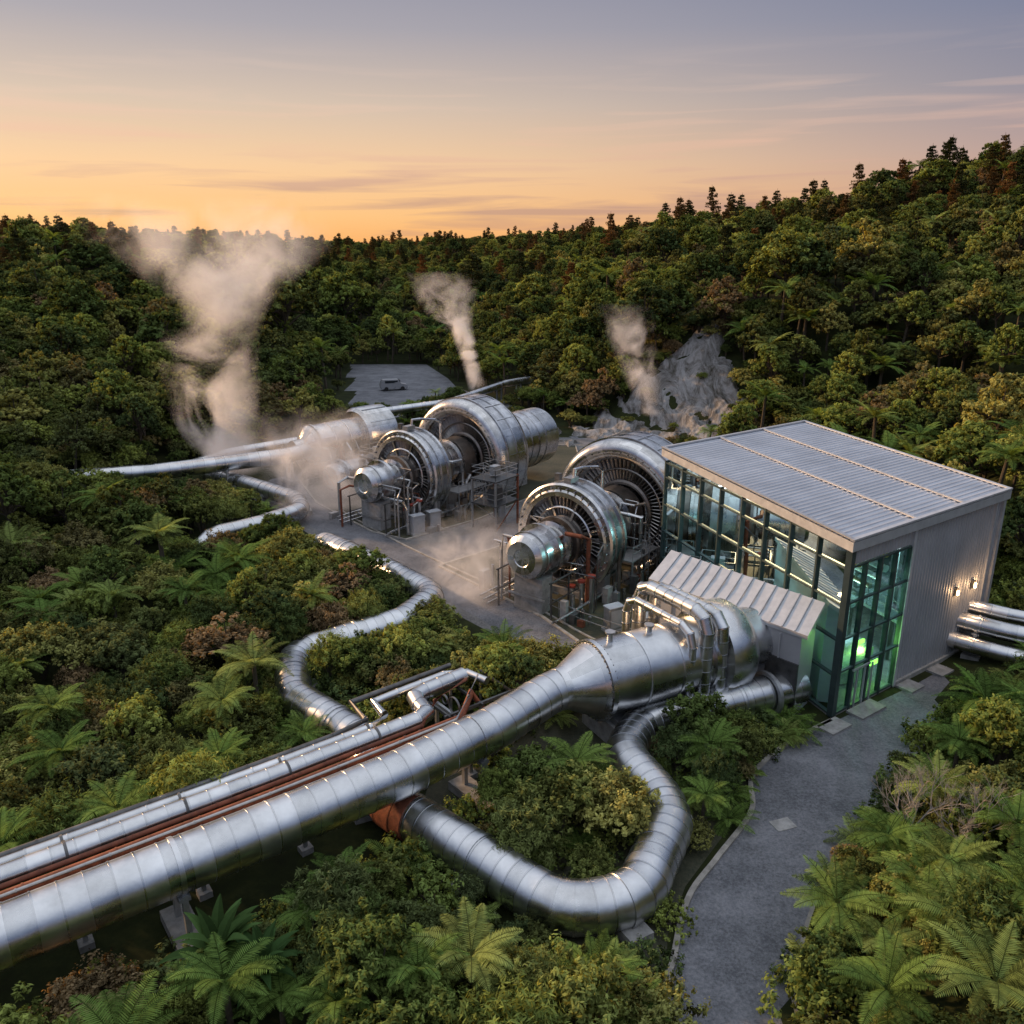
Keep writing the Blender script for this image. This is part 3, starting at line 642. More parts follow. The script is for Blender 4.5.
    def rib(p0,u,n_,L0,z0,z1,mat='wall',pitch=.3):
        m=int(L0/pitch); V=[];F=[]; pitch=L0/m; zz=[]
        for i in range(m):
            for d,o_ in ((0,0),(.55,0),(.68,.05),(.87,.05)): zz.append((i*pitch+d*pitch,o_))
        zz.append((L0,0))
        for d,o_ in zz: p=p0+u*d+n_*o_; V+=[(p[0],p[1],z0),(p[0],p[1],z1)]
        for i in range(len(zz)-1): F.append((2*i,2*i+2,2*i+3,2*i+1))
        b.add(V,F,mat,[.5+.2*math.sin((i//16)*2.9) for i in range(len(F))])
    rib(C+ub*(gb+.1)+nB*.03,ub,nB,lb-gb-.1,.2,9.5); rib(C+nB*.03,ub,nB,gb,8.6,9.5)
    b.box(C+ub*(gb+.05)+nB*.06+np.array((0,0,4.75)),(.22,.3,9.3),'trim',ub)
    b.box(R_+nB*.04+np.array((0,0,4.85)),(.3,.3,9.3),'trim',ub); b.box(C+np.array((0,0,4.8))+nB*.03+nA*.03,(.34,.34,9.4),'mull',ub)
    b.bar(C+ub*gb+nB*.1+np.array((0,0,.12)),R_+nB*.1+np.array((0,0,.12)),.2,.3,'conc')
    rib(R_,ua,ub,la,.1,9.5); rib(L_,ub,ua,lb,.1,9.6)
    p=C+ub*(lb-.9)+nB*.13; b.box((p[0],p[1],4.8),(.12,.12,9.2),'trim',ub)
    fin(b,'clad_walls')
    b=MB()
    for c in (11.2,13.2):
        p=C+ub*c+nB*.12+np.array((0,0,4.5)); b.box(p,(.22,.25,.5),'dark',ub); b.box(p+nB*.16-np.array((0,0,.05)),(.16,.1,.3),'ewarm',ub)
    fin(b,'wall_lamps')
    for i,c in enumerate((11.2,13.2)):
        l=bpy.data.lights.new('wall_lamp_light','POINT'); l.energy=60; l.color=(1,.6,.3); l.shadow_soft_size=.12
        o=bpy.data.objects.new('wall_lamp_light',l); p=C+ub*c+nB*.5+np.array((0,0,4.45)); o.location=p; COL.objects.link(o); o.parent=emp
    for (a,c,z,e,col) in ((1.3,4,2.2,220,(.55,1,.15)),(2.6,3,5.5,220,(.8,1,.8)),(7,5,5.8,1200,(.75,.97,1)),(14,5,5.8,1400,(.75,.97,1)),(9,6,2.4,500,(.85,1,.95))):
        l=bpy.data.lights.new('hall_lamp_light','POINT'); l.energy=e; l.color=col; l.shadow_soft_size=.3
        o=bpy.data.objects.new('hall_lamp_light',l); o.location=q(a,c,z); COL.objects.link(o); o.parent=emp
    for c,w in ((2.1,2.2),(6.4,1.3),(9.6,1.3),(-.8,1.6)):
        b=MB(); p=C+ub*c+nB*.75; b.box((p[0],p[1],.06),(w,1.0,.14),'conc',ub); b.obj('concrete_step')
hall()
def annex():
    b=MB()
    p=[(15.0,40.0),(8.5,47.4),(10.0,49.0),(16.2,41.4)]; zt=[4.6,4.6,5.8,5.8]
    V=[(x,y,0) for x,y in p]+[(x,y,z) for (x,y),z in zip(p,zt)]
    b.add(V,[(0,4,5,1),(1,5,6,2),(2,6,7,3),(3,7,4,0)],'wall',.6)
    c=np.mean(np.array(p),axis=0); q=[np.array(a)+ (np.array(a)-c)*.07 for a in p]
    V=[(x,y,z+.02) for (x,y),z in zip(q,zt)]+[(x,y,z+.26) for (x,y),z in zip(q,zt)]
    b.add(V,[(0,1,2,3),(4,7,6,5),(0,4,5,1),(1,5,6,2),(2,6,7,3),(3,7,4,0)],'trim',.5)
    for k in range(1,14):
        u=k/14; a=np.array((*q[0],zt[0]+.29))*(1-u)+np.array((*q[1],zt[1]+.29))*u; d=np.array((*q[3],zt[3]+.29))*(1-u)+np.array((*q[2],zt[2]+.29))*u
        b.bar(a,d,.06,.07,'trim')
    u=vn((p[1][0]-p[0][0],p[1][1]-p[0][1],0)); n2=np.array((-u[1],u[0],0)); n2=n2 if n2[1]<0 else -n2
    for k in range(1,8):
        a=np.array((*p[0],0))+u*k*1.2+n2*.04; b.box((a[0],a[1],2.25),(.08,.1,4.4),'trim',u)
    a=np.array((*p[0],0))+u*.95+n2*.05; b.box((a[0],a[1],1.6),(1.9,.12,2.9),'dark',u)
    b.lathe(np.array((13.6,40.35,1.2)),(1.2,.55,0),[(-.1,.99),(-.1,1.2),(.1,1.2),(.1,.99)],'galv',seg=32)
    b.obj('pipe_entry_annex')
annex()
b=MB(); b.box((11.75,31.1,.03),(.95,.7,.04),'conc',(1,.35,0)); b.obj('drain_cover')
def car(x,y,z,rot):
    b=MB(); u=np.array((math.cos(rot),math.sin(rot),0)); n2=np.array((-u[1],u[0],0)); o=np.array((x,y,z))
    prof=[(-2.3,.35),(-2.35,.9),(-2.2,1.5),(-1.9,1.85),(.7,1.85),(1.2,1.15),(2.2,.95),(2.35,.6),(2.3,.35)]
    V=[];m=len(prof)
    for s_ in (-.9,.9):
        for a,h in prof: V.append(o+u*a+n2*(s_*(.86 if h>1.3 else 1))+np.array((0,0,h)))
    F=[tuple(range(m))[::-1],tuple(range(m,2*m))]+[(i,(i+1)%m,m+(i+1)%m,m+i) for i in range(m)]
    b.add(V,F,'carpaint')
    for s_ in (-1,1):
        b.box(o+u*-.5+n2*s_*.82+np.array((0,0,1.5)),(2.2,.06,.42),'cglass',u)
        for a in (-1.4,1.4): p=o+u*a+n2*s_*.72+np.array((0,0,.35)); b.cyl(p,p+n2*s_*.22,.35,'tyre',seg=16)
    b.box(o+u*1.0+np.array((0,0,1.5)),(.08,1.4,.5),'cglass',u); b.obj('parked_van')
car(-20.5,147,.03,.3)

keepline([(17,40),(29.5,49),(33,56)],1.0); keepline([(17,40),(10.9,58)],1.5)
HALL=[(16,38.5),(31.5,48.5),(25,69),(9.5,60)]
ROADP=[tuple(a) for a in A]+[tuple(a) for a in B[::-1]]
BR=[(-8.5,65.5),(4,80),(9,92),(9,105),(3,118),(-8,134),(-14,142),(-8,147),(-3,137),(7,120),(13,106),(13,91),(7.5,78),(-6.3,62.6)]
POLYS=[YARD,HALL,ROADP,CLIFF_CLEAR,PK,BR,P1,P2]
def edges(poly,r=0.1):
    for i in range(len(poly)):
        a=np.array(poly[i]);c=np.array(poly[(i+1)%len(poly)]); n=max(1,int(np.linalg.norm(c-a)/1.0))
        for k in range(n): q=a+(c-a)*k/n; KEEP.append((q[0],q[1],r))
for P_ in POLYS: edges(P_)
KA=np.array(KEEP)
def Dk(x,y):
    out=np.empty(len(x))
    for i in range(0,len(x),2000):
        d=np.sqrt((x[i:i+2000,None]-KA[None,:,0])**2+(y[i:i+2000,None]-KA[None,:,1])**2)-KA[None,:,2]; out[i:i+2000]=d.min(1)
    for P_ in POLYS: out[pin(P_,x,y)]=-1
    return out

# ------------------------------------------------------------------ vegetation prototypes
def leafgeo(C_,Nn,size,asp=.5):
    n=len(C_); Nn=Nn/np.linalg.norm(Nn,axis=1,keepdims=True)
    r=rng.normal(size=(n,3)); t=np.cross(Nn,r); t/=np.linalg.norm(t,axis=1,keepdims=True)+1e-9; bt=np.cross(Nn,t)
    s=size[:,None]
    V=np.stack([C_-t*s,C_+bt*s*asp-Nn*s*.12,C_+t*s-Nn*s*.25,C_-bt*s*asp-Nn*s*.12],1).reshape(-1,3)
    F=np.arange(4*n).reshape(n,4); return V,F
def protomesh(name,parts):
    Vs=[];Fs=[];mi=[];T=[];mats=[];n=0
    for V,F,mat,t in parts:
        if mat not in mats: mats.append(mat)
        Vs.append(V); Fs+= (np.asarray(F)+n).tolist() if isinstance(F,np.ndarray) else [tuple(a+n for a in f) for f in F]
        mi+=[mats.index(mat)]*len(F); T+=list(t); n+=len(V)
    me=bpy.data.meshes.new(name); me.from_pydata(np.concatenate(Vs).tolist(),[],Fs)
    for k in mats: me.materials.append(M[k])
    me.polygons.foreach_set('material_index',mi); a=me.attributes.new('tint','FLOAT','FACE'); a.data.foreach_set('value',T); me.update(); return me
def limb(a,b,r0,r1,seg=6):
    bb=MB(); bb.cyl(a,b,r0,'bark',r2=r1,seg=seg,caps=False); return (np.concatenate(bb.v),bb.f,'bark',bb.t)
def crown(clumps,nleaf,lsize,mat,asp=.5,up=.35,per=22,spread=.27):
    """leaves grouped in tufts that sit on the surface of several clumps"""
    Cs=[];Ns=[];T=[]
    w=np.array([c[1][0]*c[1][2] for c in clumps]); w=w/w.sum()
    for (c,rad,tt),ww in zip(clumps,w):
        nt_=max(4,int(nleaf*ww/per)); d=rng.normal(size=(nt_,3)); d/=np.linalg.norm(d,axis=1,keepdims=True)
        d[:,2]=np.where(d[:,2]<-.3,-d[:,2],d[:,2])
        rr=rng.uniform(.62,1.14,nt_); tc=np.array(c)+d*np.array(rad)*rr[:,None]
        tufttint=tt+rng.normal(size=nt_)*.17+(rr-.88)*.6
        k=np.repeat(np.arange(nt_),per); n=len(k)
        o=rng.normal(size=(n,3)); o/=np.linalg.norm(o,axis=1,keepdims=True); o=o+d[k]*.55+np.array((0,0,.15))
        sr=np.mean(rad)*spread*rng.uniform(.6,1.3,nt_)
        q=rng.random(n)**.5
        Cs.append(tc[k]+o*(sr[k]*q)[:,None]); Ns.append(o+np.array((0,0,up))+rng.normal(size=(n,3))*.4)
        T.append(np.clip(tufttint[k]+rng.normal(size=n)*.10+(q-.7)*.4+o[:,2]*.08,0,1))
    C_=np.concatenate(Cs);N_=np.concatenate(Ns);T=np.concatenate(T); V,F=leafgeo(C_,N_,rng.uniform(.65,1.3,len(C_))*lsize,asp); return (V,F,mat,T)
def shrub(name,R,Hh,ncl,nleaf,ls,mat,asp=.5,seed=0,per=22,spread=.27):
    global rng; rng=np.random.default_rng(seed); cl=[]
    for k in range(ncl):
        a=k*2.4+rng.uniform(0,.8); rr=R*math.sqrt((k+.3)/ncl)*.78; s=R*rng.uniform(.24,.44); z=Hh*(.80-.45*(rr/R)**2)*rng.uniform(.72,1.2)
        cl.append(((rr*math.cos(a),rr*math.sin(a),max(z-s*.3,s*.6)),(s,s,s*rng.uniform(.75,1.25)),rng.uniform(.15,.75)))
    parts=[crown(cl,nleaf,ls,mat,asp,per=per,spread=spread)]
    for c,_,_ in cl[:7]: parts.append(limb((0,0,0),c,.07,.02,5))
    return protomesh(name,parts)
def tree(name,Hh,R,ncl,nleaf,ls,mat,seed=0,flat=.8):
    global rng; rng=np.random.default_rng(seed); cl=[]; parts=[]
    top=np.array((rng.uniform(-.4,.4),rng.uniform(-.4,.4),Hh*.62)); parts.append(limb((0,0,-1),top,.22,.1,8))
    for k in range(ncl):
        a=k*2.4+rng.uniform(-.5,.5); rr=R*math.sqrt((k+.2)/ncl)*.88; s=R*rng.uniform(.2,.38); z=Hh*(.9-.42*(rr/R)**1.7)*rng.uniform(.80,1.08)
        c=np.array((rr*math.cos(a),rr*math.sin(a),z-s*.4)); cl.append((c,(s,s,s*flat*rng.uniform(.7,1.1)),rng.uniform(.12,.8)))
        st=top*rng.uniform(.5,1.0); parts.append(limb(st,c,.09,.03,5))
    parts.insert(0,crown(cl,nleaf,ls,mat,per=18,spread=.3)); return protomesh(name,parts)
def conifer(name,Hh,R,nleaf,ls,seed):
    global rng; rng=np.random.default_rng(seed); parts=[limb((0,0,-1),(0,0,Hh),.2,.03,6)]; Cs=[];Ns=[];T=[]
    nw=16
    for w in range(nw):
        z=Hh*(.18+.8*w/nw); rr=R*(1-w/nw)**.7*rng.uniform(.6,1.25)+.35
        for k in range(6):
            a=rng.uniform(0,6.28); n=int(nleaf/(nw*6)*(.5+rr/R)); q=rng.random(n)**.7; 
            x=rr*q; sp=(rng.random(n)-.5)*.9*(1.1-q)*rr*.8
            p=np.stack([x*math.cos(a)-sp*math.sin(a),x*math.sin(a)+sp*math.cos(a),z+q*rr*rng.uniform(-.15,.3)+rng.normal(size=n)*.12],1)
            Cs.append(p);Ns.append(rng.normal(size=(n,3))*.6+np.array((0,0,1)));T.append(np.clip(rng.uniform(.3,.7)+rng.normal(size=n)*.15,0,1))
    C_=np.concatenate(Cs);V,F=leafgeo(C_,np.concatenate(Ns),rng.uniform(.6,1.3,len(C_))*ls,.35); parts.append((V,F,'leafC',np.concatenate(T))); return protomesh(name,parts)
def fern(name,trunk,nf,Lf,seed,npin=34,mat='fern'):
    global rng; rng=np.random.default_rng(seed); parts=[]; V=[];F=[];T=[];n=0
    if trunk>0: parts.append(limb((0,0,-1.5),(0,0,trunk),.16,.12,8))
    for k in range(nf):
        # spreading umbrella of fronds: nearly level, only the tips droop
        a=k*2.399+rng.uniform(-.25,.25); e0=rng.uniform(.12,.85); L=Lf*rng.uniform(.75,1.12)
        d=np.array((math.cos(a),math.sin(a))); m=npin; pts=[]; ang=e0; p=np.array((0.,0.,trunk)); seg=L/m; drop=rng.uniform(.7,1.35)
        tint=rng.uniform(.1,.8)
        for i in range(m+1):
            pts.append(p.copy()); p=p+np.array((d[0]*math.cos(ang),d[1]*math.cos(ang),math.sin(ang)))*seg; ang-=drop/m*(.4+1.2*i/m)
        pts=np.array(pts); side=np.array((-d[1],d[0],0))
        for i in range(3,m):
            q=i/m; w=L*.21*min(1,.3+q*2.0)*(1-q**2.6)**.85+.03; tg=vn(pts[i+1]-pts[i-1]); hw=seg*.36
            for s_ in (-1,1):
                if rng.random()<.03: continue
                o=pts[i]; dr=side*s_*.93+tg*.42; dr=dr/np.linalg.norm(dr); wj=w*rng.uniform(.82,1.1); mid=o+dr*wj*.5; tip=o+dr*wj-np.array((0,0,wj*rng.uniform(.05,.25)))
                V+=[o-tg*hw*.6,o+tg*hw*.6,mid+tg*hw-np.array((0,0,wj*.03)),mid-tg*hw-np.array((0,0,wj*.03)),tip]
                F+=[(n,n+1,n+2,n+3)]; F+=[(n+3,n+2,n+4)]; tt=min(1,max(0,tint+rng.normal()*.12+q*.12)); T+=[tt,tt]; n+=5
        for i in range(m):
            V+=[pts[i]-side*.018,pts[i]+side*.018,pts[i+1]+side*.014,pts[i+1]-side*.014]; F.append((n,n+1,n+2,n+3)); T.append(.1); n+=4
    parts.append((np.array(V),F,mat,T)); return protomesh(name,parts)
def broadplant(name,nl,L,seed,w=.12):
    global rng; rng=np.random.default_rng(seed); V=[];F=[];T=[];n=0; m=9
    for k in range(nl):
        a=k*2.399+rng.uniform(-.2,.2); e0=rng.uniform(.5,1.35); d=np.array((math.cos(a),math.sin(a),0)); sd=np.array((-d[1],d[0],0)); ang=e0; p=np.zeros(3); LL=L*rng.uniform(.7,1.1); t=rng.uniform(.1,.6); st=n
        for i in range(m+1):
            q=i/m; ww=LL*w*math.sin(math.pi*(q**.75*.94+.04)); up=np.array((-d[0]*math.sin(ang),-d[1]*math.sin(ang),math.cos(ang)))
            V+=[p-sd*ww+up*ww*.35,p,p+sd*ww+up*ww*.35]; p=p+(d*math.cos(ang)+np.array((0,0,1))*math.sin(ang))*LL/m; ang-=1.5/m*(.4+q)
            n+=3
        for i in range(m):
            b0=st+i*3; F+=[(b0,b0+1,b0+4,b0+3),(b0+1,b0+2,b0+5,b0+4)]; T+=[t,min(1,t+.12)]
    return protomesh(name,[(np.array(V),F,'broad',T)])
def deadbush(name,seed):
    r=random.Random(seed); bb=MB()
    def br(p,d,L,rad,lv):
        q=p+d*L; bb.cyl(p,q,rad,'deadwood',r2=rad*.6,seg=5,caps=False)
        if lv>0:
            for _ in range(3 if lv>1 else 4): 
                nd=vn(d+np.array((r.uniform(-.7,.7),r.uniform(-.7,.7),r.uniform(-.2,.5)))); br(p+d*L*r.uniform(.5,1),nd,L*r.uniform(.55,.8),rad*.55,lv-1)
    for k in range(6): br(np.zeros(3),vn((r.uniform(-.8,.8),r.uniform(-.8,.8),1)),r.uniform(.7,1.1),.035,4)
    return protomesh(name,[(np.concatenate(bb.v),bb.f,'deadwood',bb.t)])

PR=bpy.data.collections.new('forest_plants'); PM={}
def reg(key,me):
    o=bpy.data.objects.new(key,me); PR.objects.link(o); PM[key]=me
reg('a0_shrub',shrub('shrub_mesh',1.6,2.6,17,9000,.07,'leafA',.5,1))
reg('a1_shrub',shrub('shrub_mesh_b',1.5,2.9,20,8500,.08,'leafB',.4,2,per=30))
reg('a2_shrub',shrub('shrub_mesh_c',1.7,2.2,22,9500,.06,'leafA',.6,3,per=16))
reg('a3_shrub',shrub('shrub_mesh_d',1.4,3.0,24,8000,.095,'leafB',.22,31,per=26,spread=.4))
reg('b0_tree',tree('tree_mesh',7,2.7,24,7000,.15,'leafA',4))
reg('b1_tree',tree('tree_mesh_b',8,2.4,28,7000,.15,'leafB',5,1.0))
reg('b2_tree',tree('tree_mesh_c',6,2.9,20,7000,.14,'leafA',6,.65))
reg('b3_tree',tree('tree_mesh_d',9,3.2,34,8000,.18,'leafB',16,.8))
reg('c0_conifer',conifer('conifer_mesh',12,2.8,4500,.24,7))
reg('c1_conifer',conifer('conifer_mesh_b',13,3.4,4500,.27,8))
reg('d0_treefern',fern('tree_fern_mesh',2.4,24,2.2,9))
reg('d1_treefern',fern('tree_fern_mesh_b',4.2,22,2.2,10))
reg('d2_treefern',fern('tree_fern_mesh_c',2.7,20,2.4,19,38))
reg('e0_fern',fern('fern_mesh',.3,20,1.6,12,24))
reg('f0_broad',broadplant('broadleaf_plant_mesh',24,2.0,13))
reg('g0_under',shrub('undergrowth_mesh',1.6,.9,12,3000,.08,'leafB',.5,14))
order=sorted(PM.keys()); IDX={k:i for i,k in enumerate(order)}

def gn():
    g=bpy.data.node_groups.new('scatter_plants','GeometryNodeTree')
    g.interface.new_socket('Geometry',in_out='INPUT',socket_type='NodeSocketGeometry'); g.interface.new_socket('Geometry',in_out='OUTPUT',socket_type='NodeSocketGeometry')
    nd=g.nodes; I=nd.new('NodeGroupInput');O=nd.new('NodeGroupOutput'); ci=nd.new('GeometryNodeCollectionInfo'); ci.inputs['Collection'].default_value=PR; ci.inputs['Separate Children'].default_value=True; ci.inputs['Reset Children'].default_value=True
    ip=nd.new('GeometryNodeInstanceOnPoints'); ip.inputs['Pick Instance'].default_value=True
    def na(n,t): a=nd.new('GeometryNodeInputNamedAttribute'); a.data_type=t; a.inputs['Name'].default_value=n; return a.outputs['Attribute']
    er=nd.new('FunctionNodeEulerToRotation'); L=g.links.new
    L(I.outputs[0],ip.inputs['Points']); L(ci.outputs[0],ip.inputs['Instance']); L(na('pidx','INT'),ip.inputs['Instance Index']); L(na('rot','FLOAT_VECTOR'),er.inputs[0]); L(er.outputs[0],ip.inputs['Rotation']); L(na('scl','FLOAT_VECTOR'),ip.inputs['Scale']); L(ip.outputs[0],O.inputs[0])
    return g
G=gn()
def scatter(name,pos,idx,rot,scl):
    me=bpy.data.meshes.new(name); me.from_pydata(pos.tolist(),[],[]); n=len(pos)
    a=me.attributes.new('pidx','INT','POINT'); a.data.foreach_set('value',idx.astype(np.int32))
    a=me.attributes.new('rot','FLOAT_VECTOR','POINT'); a.data.foreach_set('vector',rot.astype(np.float32).ravel())
    a=me.attributes.new('scl','FLOAT_VECTOR','POINT'); a.data.foreach_set('vector',scl.astype(np.float32).ravel())
    o=bpy.data.objects.new(name,me); COL.objects.link(o); m=o.modifiers.new('scatter','NODES'); m.node_group=G
HT={'a':2.7,'b':7.3,'c':13,'d':3.6,'e':1.0,'f':1.6,'g':1.0}; RD={'a':1.7,'b':2.7,'c':2.4,'d':2.0,'e':1.3,'f':1.6,'g':1.6}
def band(y0,y1,sp,wx,chooser,seed,margin=12,name='forest_canopy',dmax=None,raise_=1.25):
    r=np.random.default_rng(seed); xs=np.arange(-(wx*y1+margin),wx*y1+margin,sp); ys=np.arange(y0,y1,sp); X,Y=np.meshgrid(xs,ys); X=X.ravel()+r.uniform(-.5,.5,X.size)*sp; Y=Y.ravel()+r.uniform(-.5,.5,Y.size)*sp
    k=np.abs(X)<wx*Y+margin; X=X[k];Y=Y[k]; n=len(X)
    d0=Dk(X,Y); lim=np.full(n,99.); nv=np.sqrt(X*X+Y*Y); vx=X/nv; vy=Y/nv; tan=24/nv
    for kk in (0,1.2,2.4,3.6,5,7,9,12):
        if y0>170: break
        dd=d0 if kk==0 else Dk(X+vx*kk,Y+vy*kk); h=kk*tan+ raise_; lim=np.where(dd<.7,np.minimum(lim,h),lim)
    keys,scale=chooser(X,Y,r,d0,lim)
    Hh=np.array([HT[q[0]] for q in keys])*scale; Rr=np.array([RD[q[0]] for q in keys])*scale
    f=np.minimum(1,np.minimum(lim/Hh,(d0+.9)/np.maximum(Rr*.85,.01))); 
    small=f<.6; alt=np.array(['a0_shrub','a2_shrub','a3_shrub','e0_fern','a1_shrub','e0_fern'])[r.integers(0,6,n)]
    keys=np.where(small,alt,keys); Hh2=np.array([HT[q[0]] for q in keys]); Rr2=np.array([RD[q[0]] for q in keys]); sc2=r.uniform(.7,1.15,n); f2=np.minimum(1,np.minimum(lim/(Hh2*sc2),(d0+.7)/(Rr2*sc2*.85)))
    S=np.where(small,sc2*f2,scale*f); ok=(d0>.15)&(S>.22)
    if dmax: ok&=(d0<dmax)
    X=X[ok];Y=Y[ok];S=S[ok];keys=keys[ok]; n=len(X)
    Z=H(X,Y)-.05; pos=np.stack([X,Y,Z],1); idx=np.array([IDX[q] for q in keys]); rot=np.stack([r.uniform(-.1,.1,n),r.uniform(-.1,.1,n),r.uniform(0,6.28,n)],1); scl=np.stack([S*r.uniform(.9,1.15,n),S*r.uniform(.9,1.15,n),S*r.uniform(.85,1.2,n)],1)
    scatter(name,pos,idx,rot,scl)
def pick(r,n,opts):
    k=[o for o,_ in opts]; p=np.array([w for _,w in opts],float); p/=p.sum(); return np.array(k)[r.choice(len(k),n,p=p)]
def ch_near(X,Y,r,d,lim):
    n=len(X); k=pick(r,n,[('a0_shrub',4),('a1_shrub',3),('a2_shrub',4),('a3_shrub',3),('b1_tree',.9),('b2_tree',.9),('d0_treefern',1.2),('d2_treefern',.9),('f0_broad',.1)]); s=r.uniform(.6,1.25,n)
    k=np.where(np.char.startswith(k,'b')&(Y<36),'a2_shrub',k)
    s=np.where(np.char.startswith(k,'b'),s*.62,s); s=np.where(np.char.startswith(k,'d'),r.uniform(.7,1.05,n),s)
    fr=((X>8)&(r.random(n)<.20))|((Y<27)&(r.random(n)<.12)); k=np.where(fr,np.where(r.random(n)<.5,'d0_treefern','d2_treefern'),k); s=np.where(fr,r.uniform(.6,.9,n),s); return k,s
def ch_mid(X,Y,r,d,lim):
    n=len(X); k=pick(r,n,[('a0_shrub',1.5),('a1_shrub',1.5),('b0_tree',3),('b1_tree',2.5),('b2_tree',3),('d0_treefern',1.2),('d1_treefern',1.0)]); s=r.uniform(.6,1.1,n)
    s=np.where(np.char.startswith(k,'a'),s*1.5,s)
    rt=(X>22)&(r.random(n)<.24); k=np.where(rt,np.where(r.random(n)<.5,'d1_treefern','d2_treefern'),k); s=np.where(rt,r.uniform(.9,1.5,n),s); return k,s
def ch_far(X,Y,r,d,lim):
    n=len(X); k=pick(r,n,[('b0_tree',3),('b1_tree',3),('b2_tree',3),('b3_tree',3),('d1_treefern',1.8),('c0_conifer',.25)]); s=r.uniform(.6,1.15,n); s=np.where(r.random(n)<.05,s*1.4,s)
    s=np.where(np.char.startswith(k,'d'),s*1.3,s)
    hz=H(X,Y); ridge=((hz>23)|((X<-60)&(hz>14)))&(r.random(n)<.4); k=np.where(ridge,np.where(r.random(n)<.5,'c0_conifer','c1_conifer'),k); s=np.where(ridge,r.uniform(.4,.95,n),s); return k,s
def ch_vfar(X,Y,r,d,lim):
    n=len(X); k=pick(r,n,[('b3_tree',4),('b1_tree',3),('b0_tree',3),('c0_conifer',2),('c1_conifer',1.5)]); s=r.uniform(.75,1.3,n); s=np.where(np.char.startswith(k,'c'),s*r.uniform(.6,1.0,n),s); return k,s
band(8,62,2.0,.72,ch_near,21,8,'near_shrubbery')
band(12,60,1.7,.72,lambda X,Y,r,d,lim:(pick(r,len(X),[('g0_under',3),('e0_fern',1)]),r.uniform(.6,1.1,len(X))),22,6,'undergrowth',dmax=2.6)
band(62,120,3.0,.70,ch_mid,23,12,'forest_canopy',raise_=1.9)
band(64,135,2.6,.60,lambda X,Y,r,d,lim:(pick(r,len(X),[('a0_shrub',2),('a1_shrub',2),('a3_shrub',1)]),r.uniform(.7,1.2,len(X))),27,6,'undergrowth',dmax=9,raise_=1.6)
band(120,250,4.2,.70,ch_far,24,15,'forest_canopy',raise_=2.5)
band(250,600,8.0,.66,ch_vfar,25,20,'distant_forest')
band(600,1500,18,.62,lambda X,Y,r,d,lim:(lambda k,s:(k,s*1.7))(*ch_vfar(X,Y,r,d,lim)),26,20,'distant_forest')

def plant(name,key,x,y,s,rz=0,sz=None,dz=0):
    o=bpy.data.objects.new(name,PM[key]); o.location=(x,y,float(H(x,y))-.05+dz); o.scale=(s,s,sz or s); o.rotation_euler=(0,0,rz); COL.objects.link(o)
plant('shrub','a1_shrub',1.3,31.9,1.2,.4,1.05); plant('shrub','a2_shrub',2.6,32.6,.9,1.4); plant('shrub','a0_shrub',-.2,32.0,.8,2.4)
plant('fern','e0_fern',1.0,29.4,.9,1); plant('fern','e0_fern',2.8,29.4,.8,2); plant('fern','e0_fern',-.6,30.2,.8,2)
plant('shrub','a1_shrub',9.1,36.4,1.15,2.2,1.2); plant('tree_fern','d0_treefern',8.9,33.9,.62,1); plant('shrub','a3_shrub',7.9,34.9,.9,.3); plant('fern','e0_fern',9.8,33.2,.9,.7); plant('shrub','a2_shrub',10.4,36.8,.7,.3)
plant('shrub','a2_shrub',-6.9,43.0,1.3,.5); plant('tree_fern','d0_treefern',-4.6,44.4,.8,.5); plant('shrub','a0_shrub',-4.0,45.6,1.1,.5,.85); plant('shrub','a1_shrub',-8.6,43.2,1.1,2); plant('fern','e0_fern',-2.0,43.6,1.0,1); plant('shrub','a3_shrub',-6.2,46.2,1.1,.2,.9)
plant('shrub','a1_shrub',-10.6,55.8,1.5,.2,1.3); plant('shrub','a0_shrub',-8.6,55.0,1.0,1.2,.9); plant('shrub','a0_shrub',-5.2,49.8,1.2,.2,.9); plant('shrub','a2_shrub',-13.4,60.6,1.2,2,.9)
# scrub creeping over the rim of the rock slope
for i,(x,y,s) in enumerate(((31.5,104,1.1),(32.5,108,1.2),(31.8,112,1.0),(31,116.5,1.3),(29.5,120,1.2),(26.5,122.5,1.3),(23,122.5,1.1),(19.5,120.5,1.0),(16,119,1.2),(12,117,1.1),(8,114.5,1.1),(25.5,114.5,.6),(21,109,.5),(15.5,112.5,.6),(28.5,108.5,.5),(18.5,116,.6))):
    plant('shrub',('a1_shrub','a0_shrub','a3_shrub')[i%3],x,y,s,i*1.3,s*.8,dz=.2)
for i,(x,y,s,r0,dz) in enumerate(((-1.3,21.8,.95,.3,0),(2.6,21.2,.7,1.7,.1),(14.6,22.2,.95,.2,.2),(15.8,25.5,.75,2.2,.5),(12.6,22.8,.6,1.0,.2),(3.4,20.1,.6,2.7,.1),(14.6,27.8,.7,.9,.4),(17.6,30,.8,.4,.5),(20.5,34,.8,1.4,.5),(-5,21.7,.7,.5,.2),(23,36.5,.7,1,.5),(16.8,22.5,.8,2,.6),(19,27,.85,2,.7),(-13.5,40,.9,1,.8),(-22,36,.9,1,.8),(-7,24.3,.6,1,.2))): plant('tree_fern','d2_treefern' if i%2 else 'd0_treefern',x,y,s,r0,dz=dz)
plant('tree_fern','d0_treefern',-25,57,1.2,.5,dz=1.7); plant('tree_fern','d1_treefern',-20.8,50,.75,.3); plant('tree_fern','d0_treefern',-14,30,.9,1.5)
plant('broadleaf_plant','f0_broad',-9.8,22.6,1.0,.2,dz=1.4); plant('broadleaf_plant','f0_broad',-8.2,22.1,.85,1.2,dz=1.2)
me=deadbush('dead_bush_mesh',5)
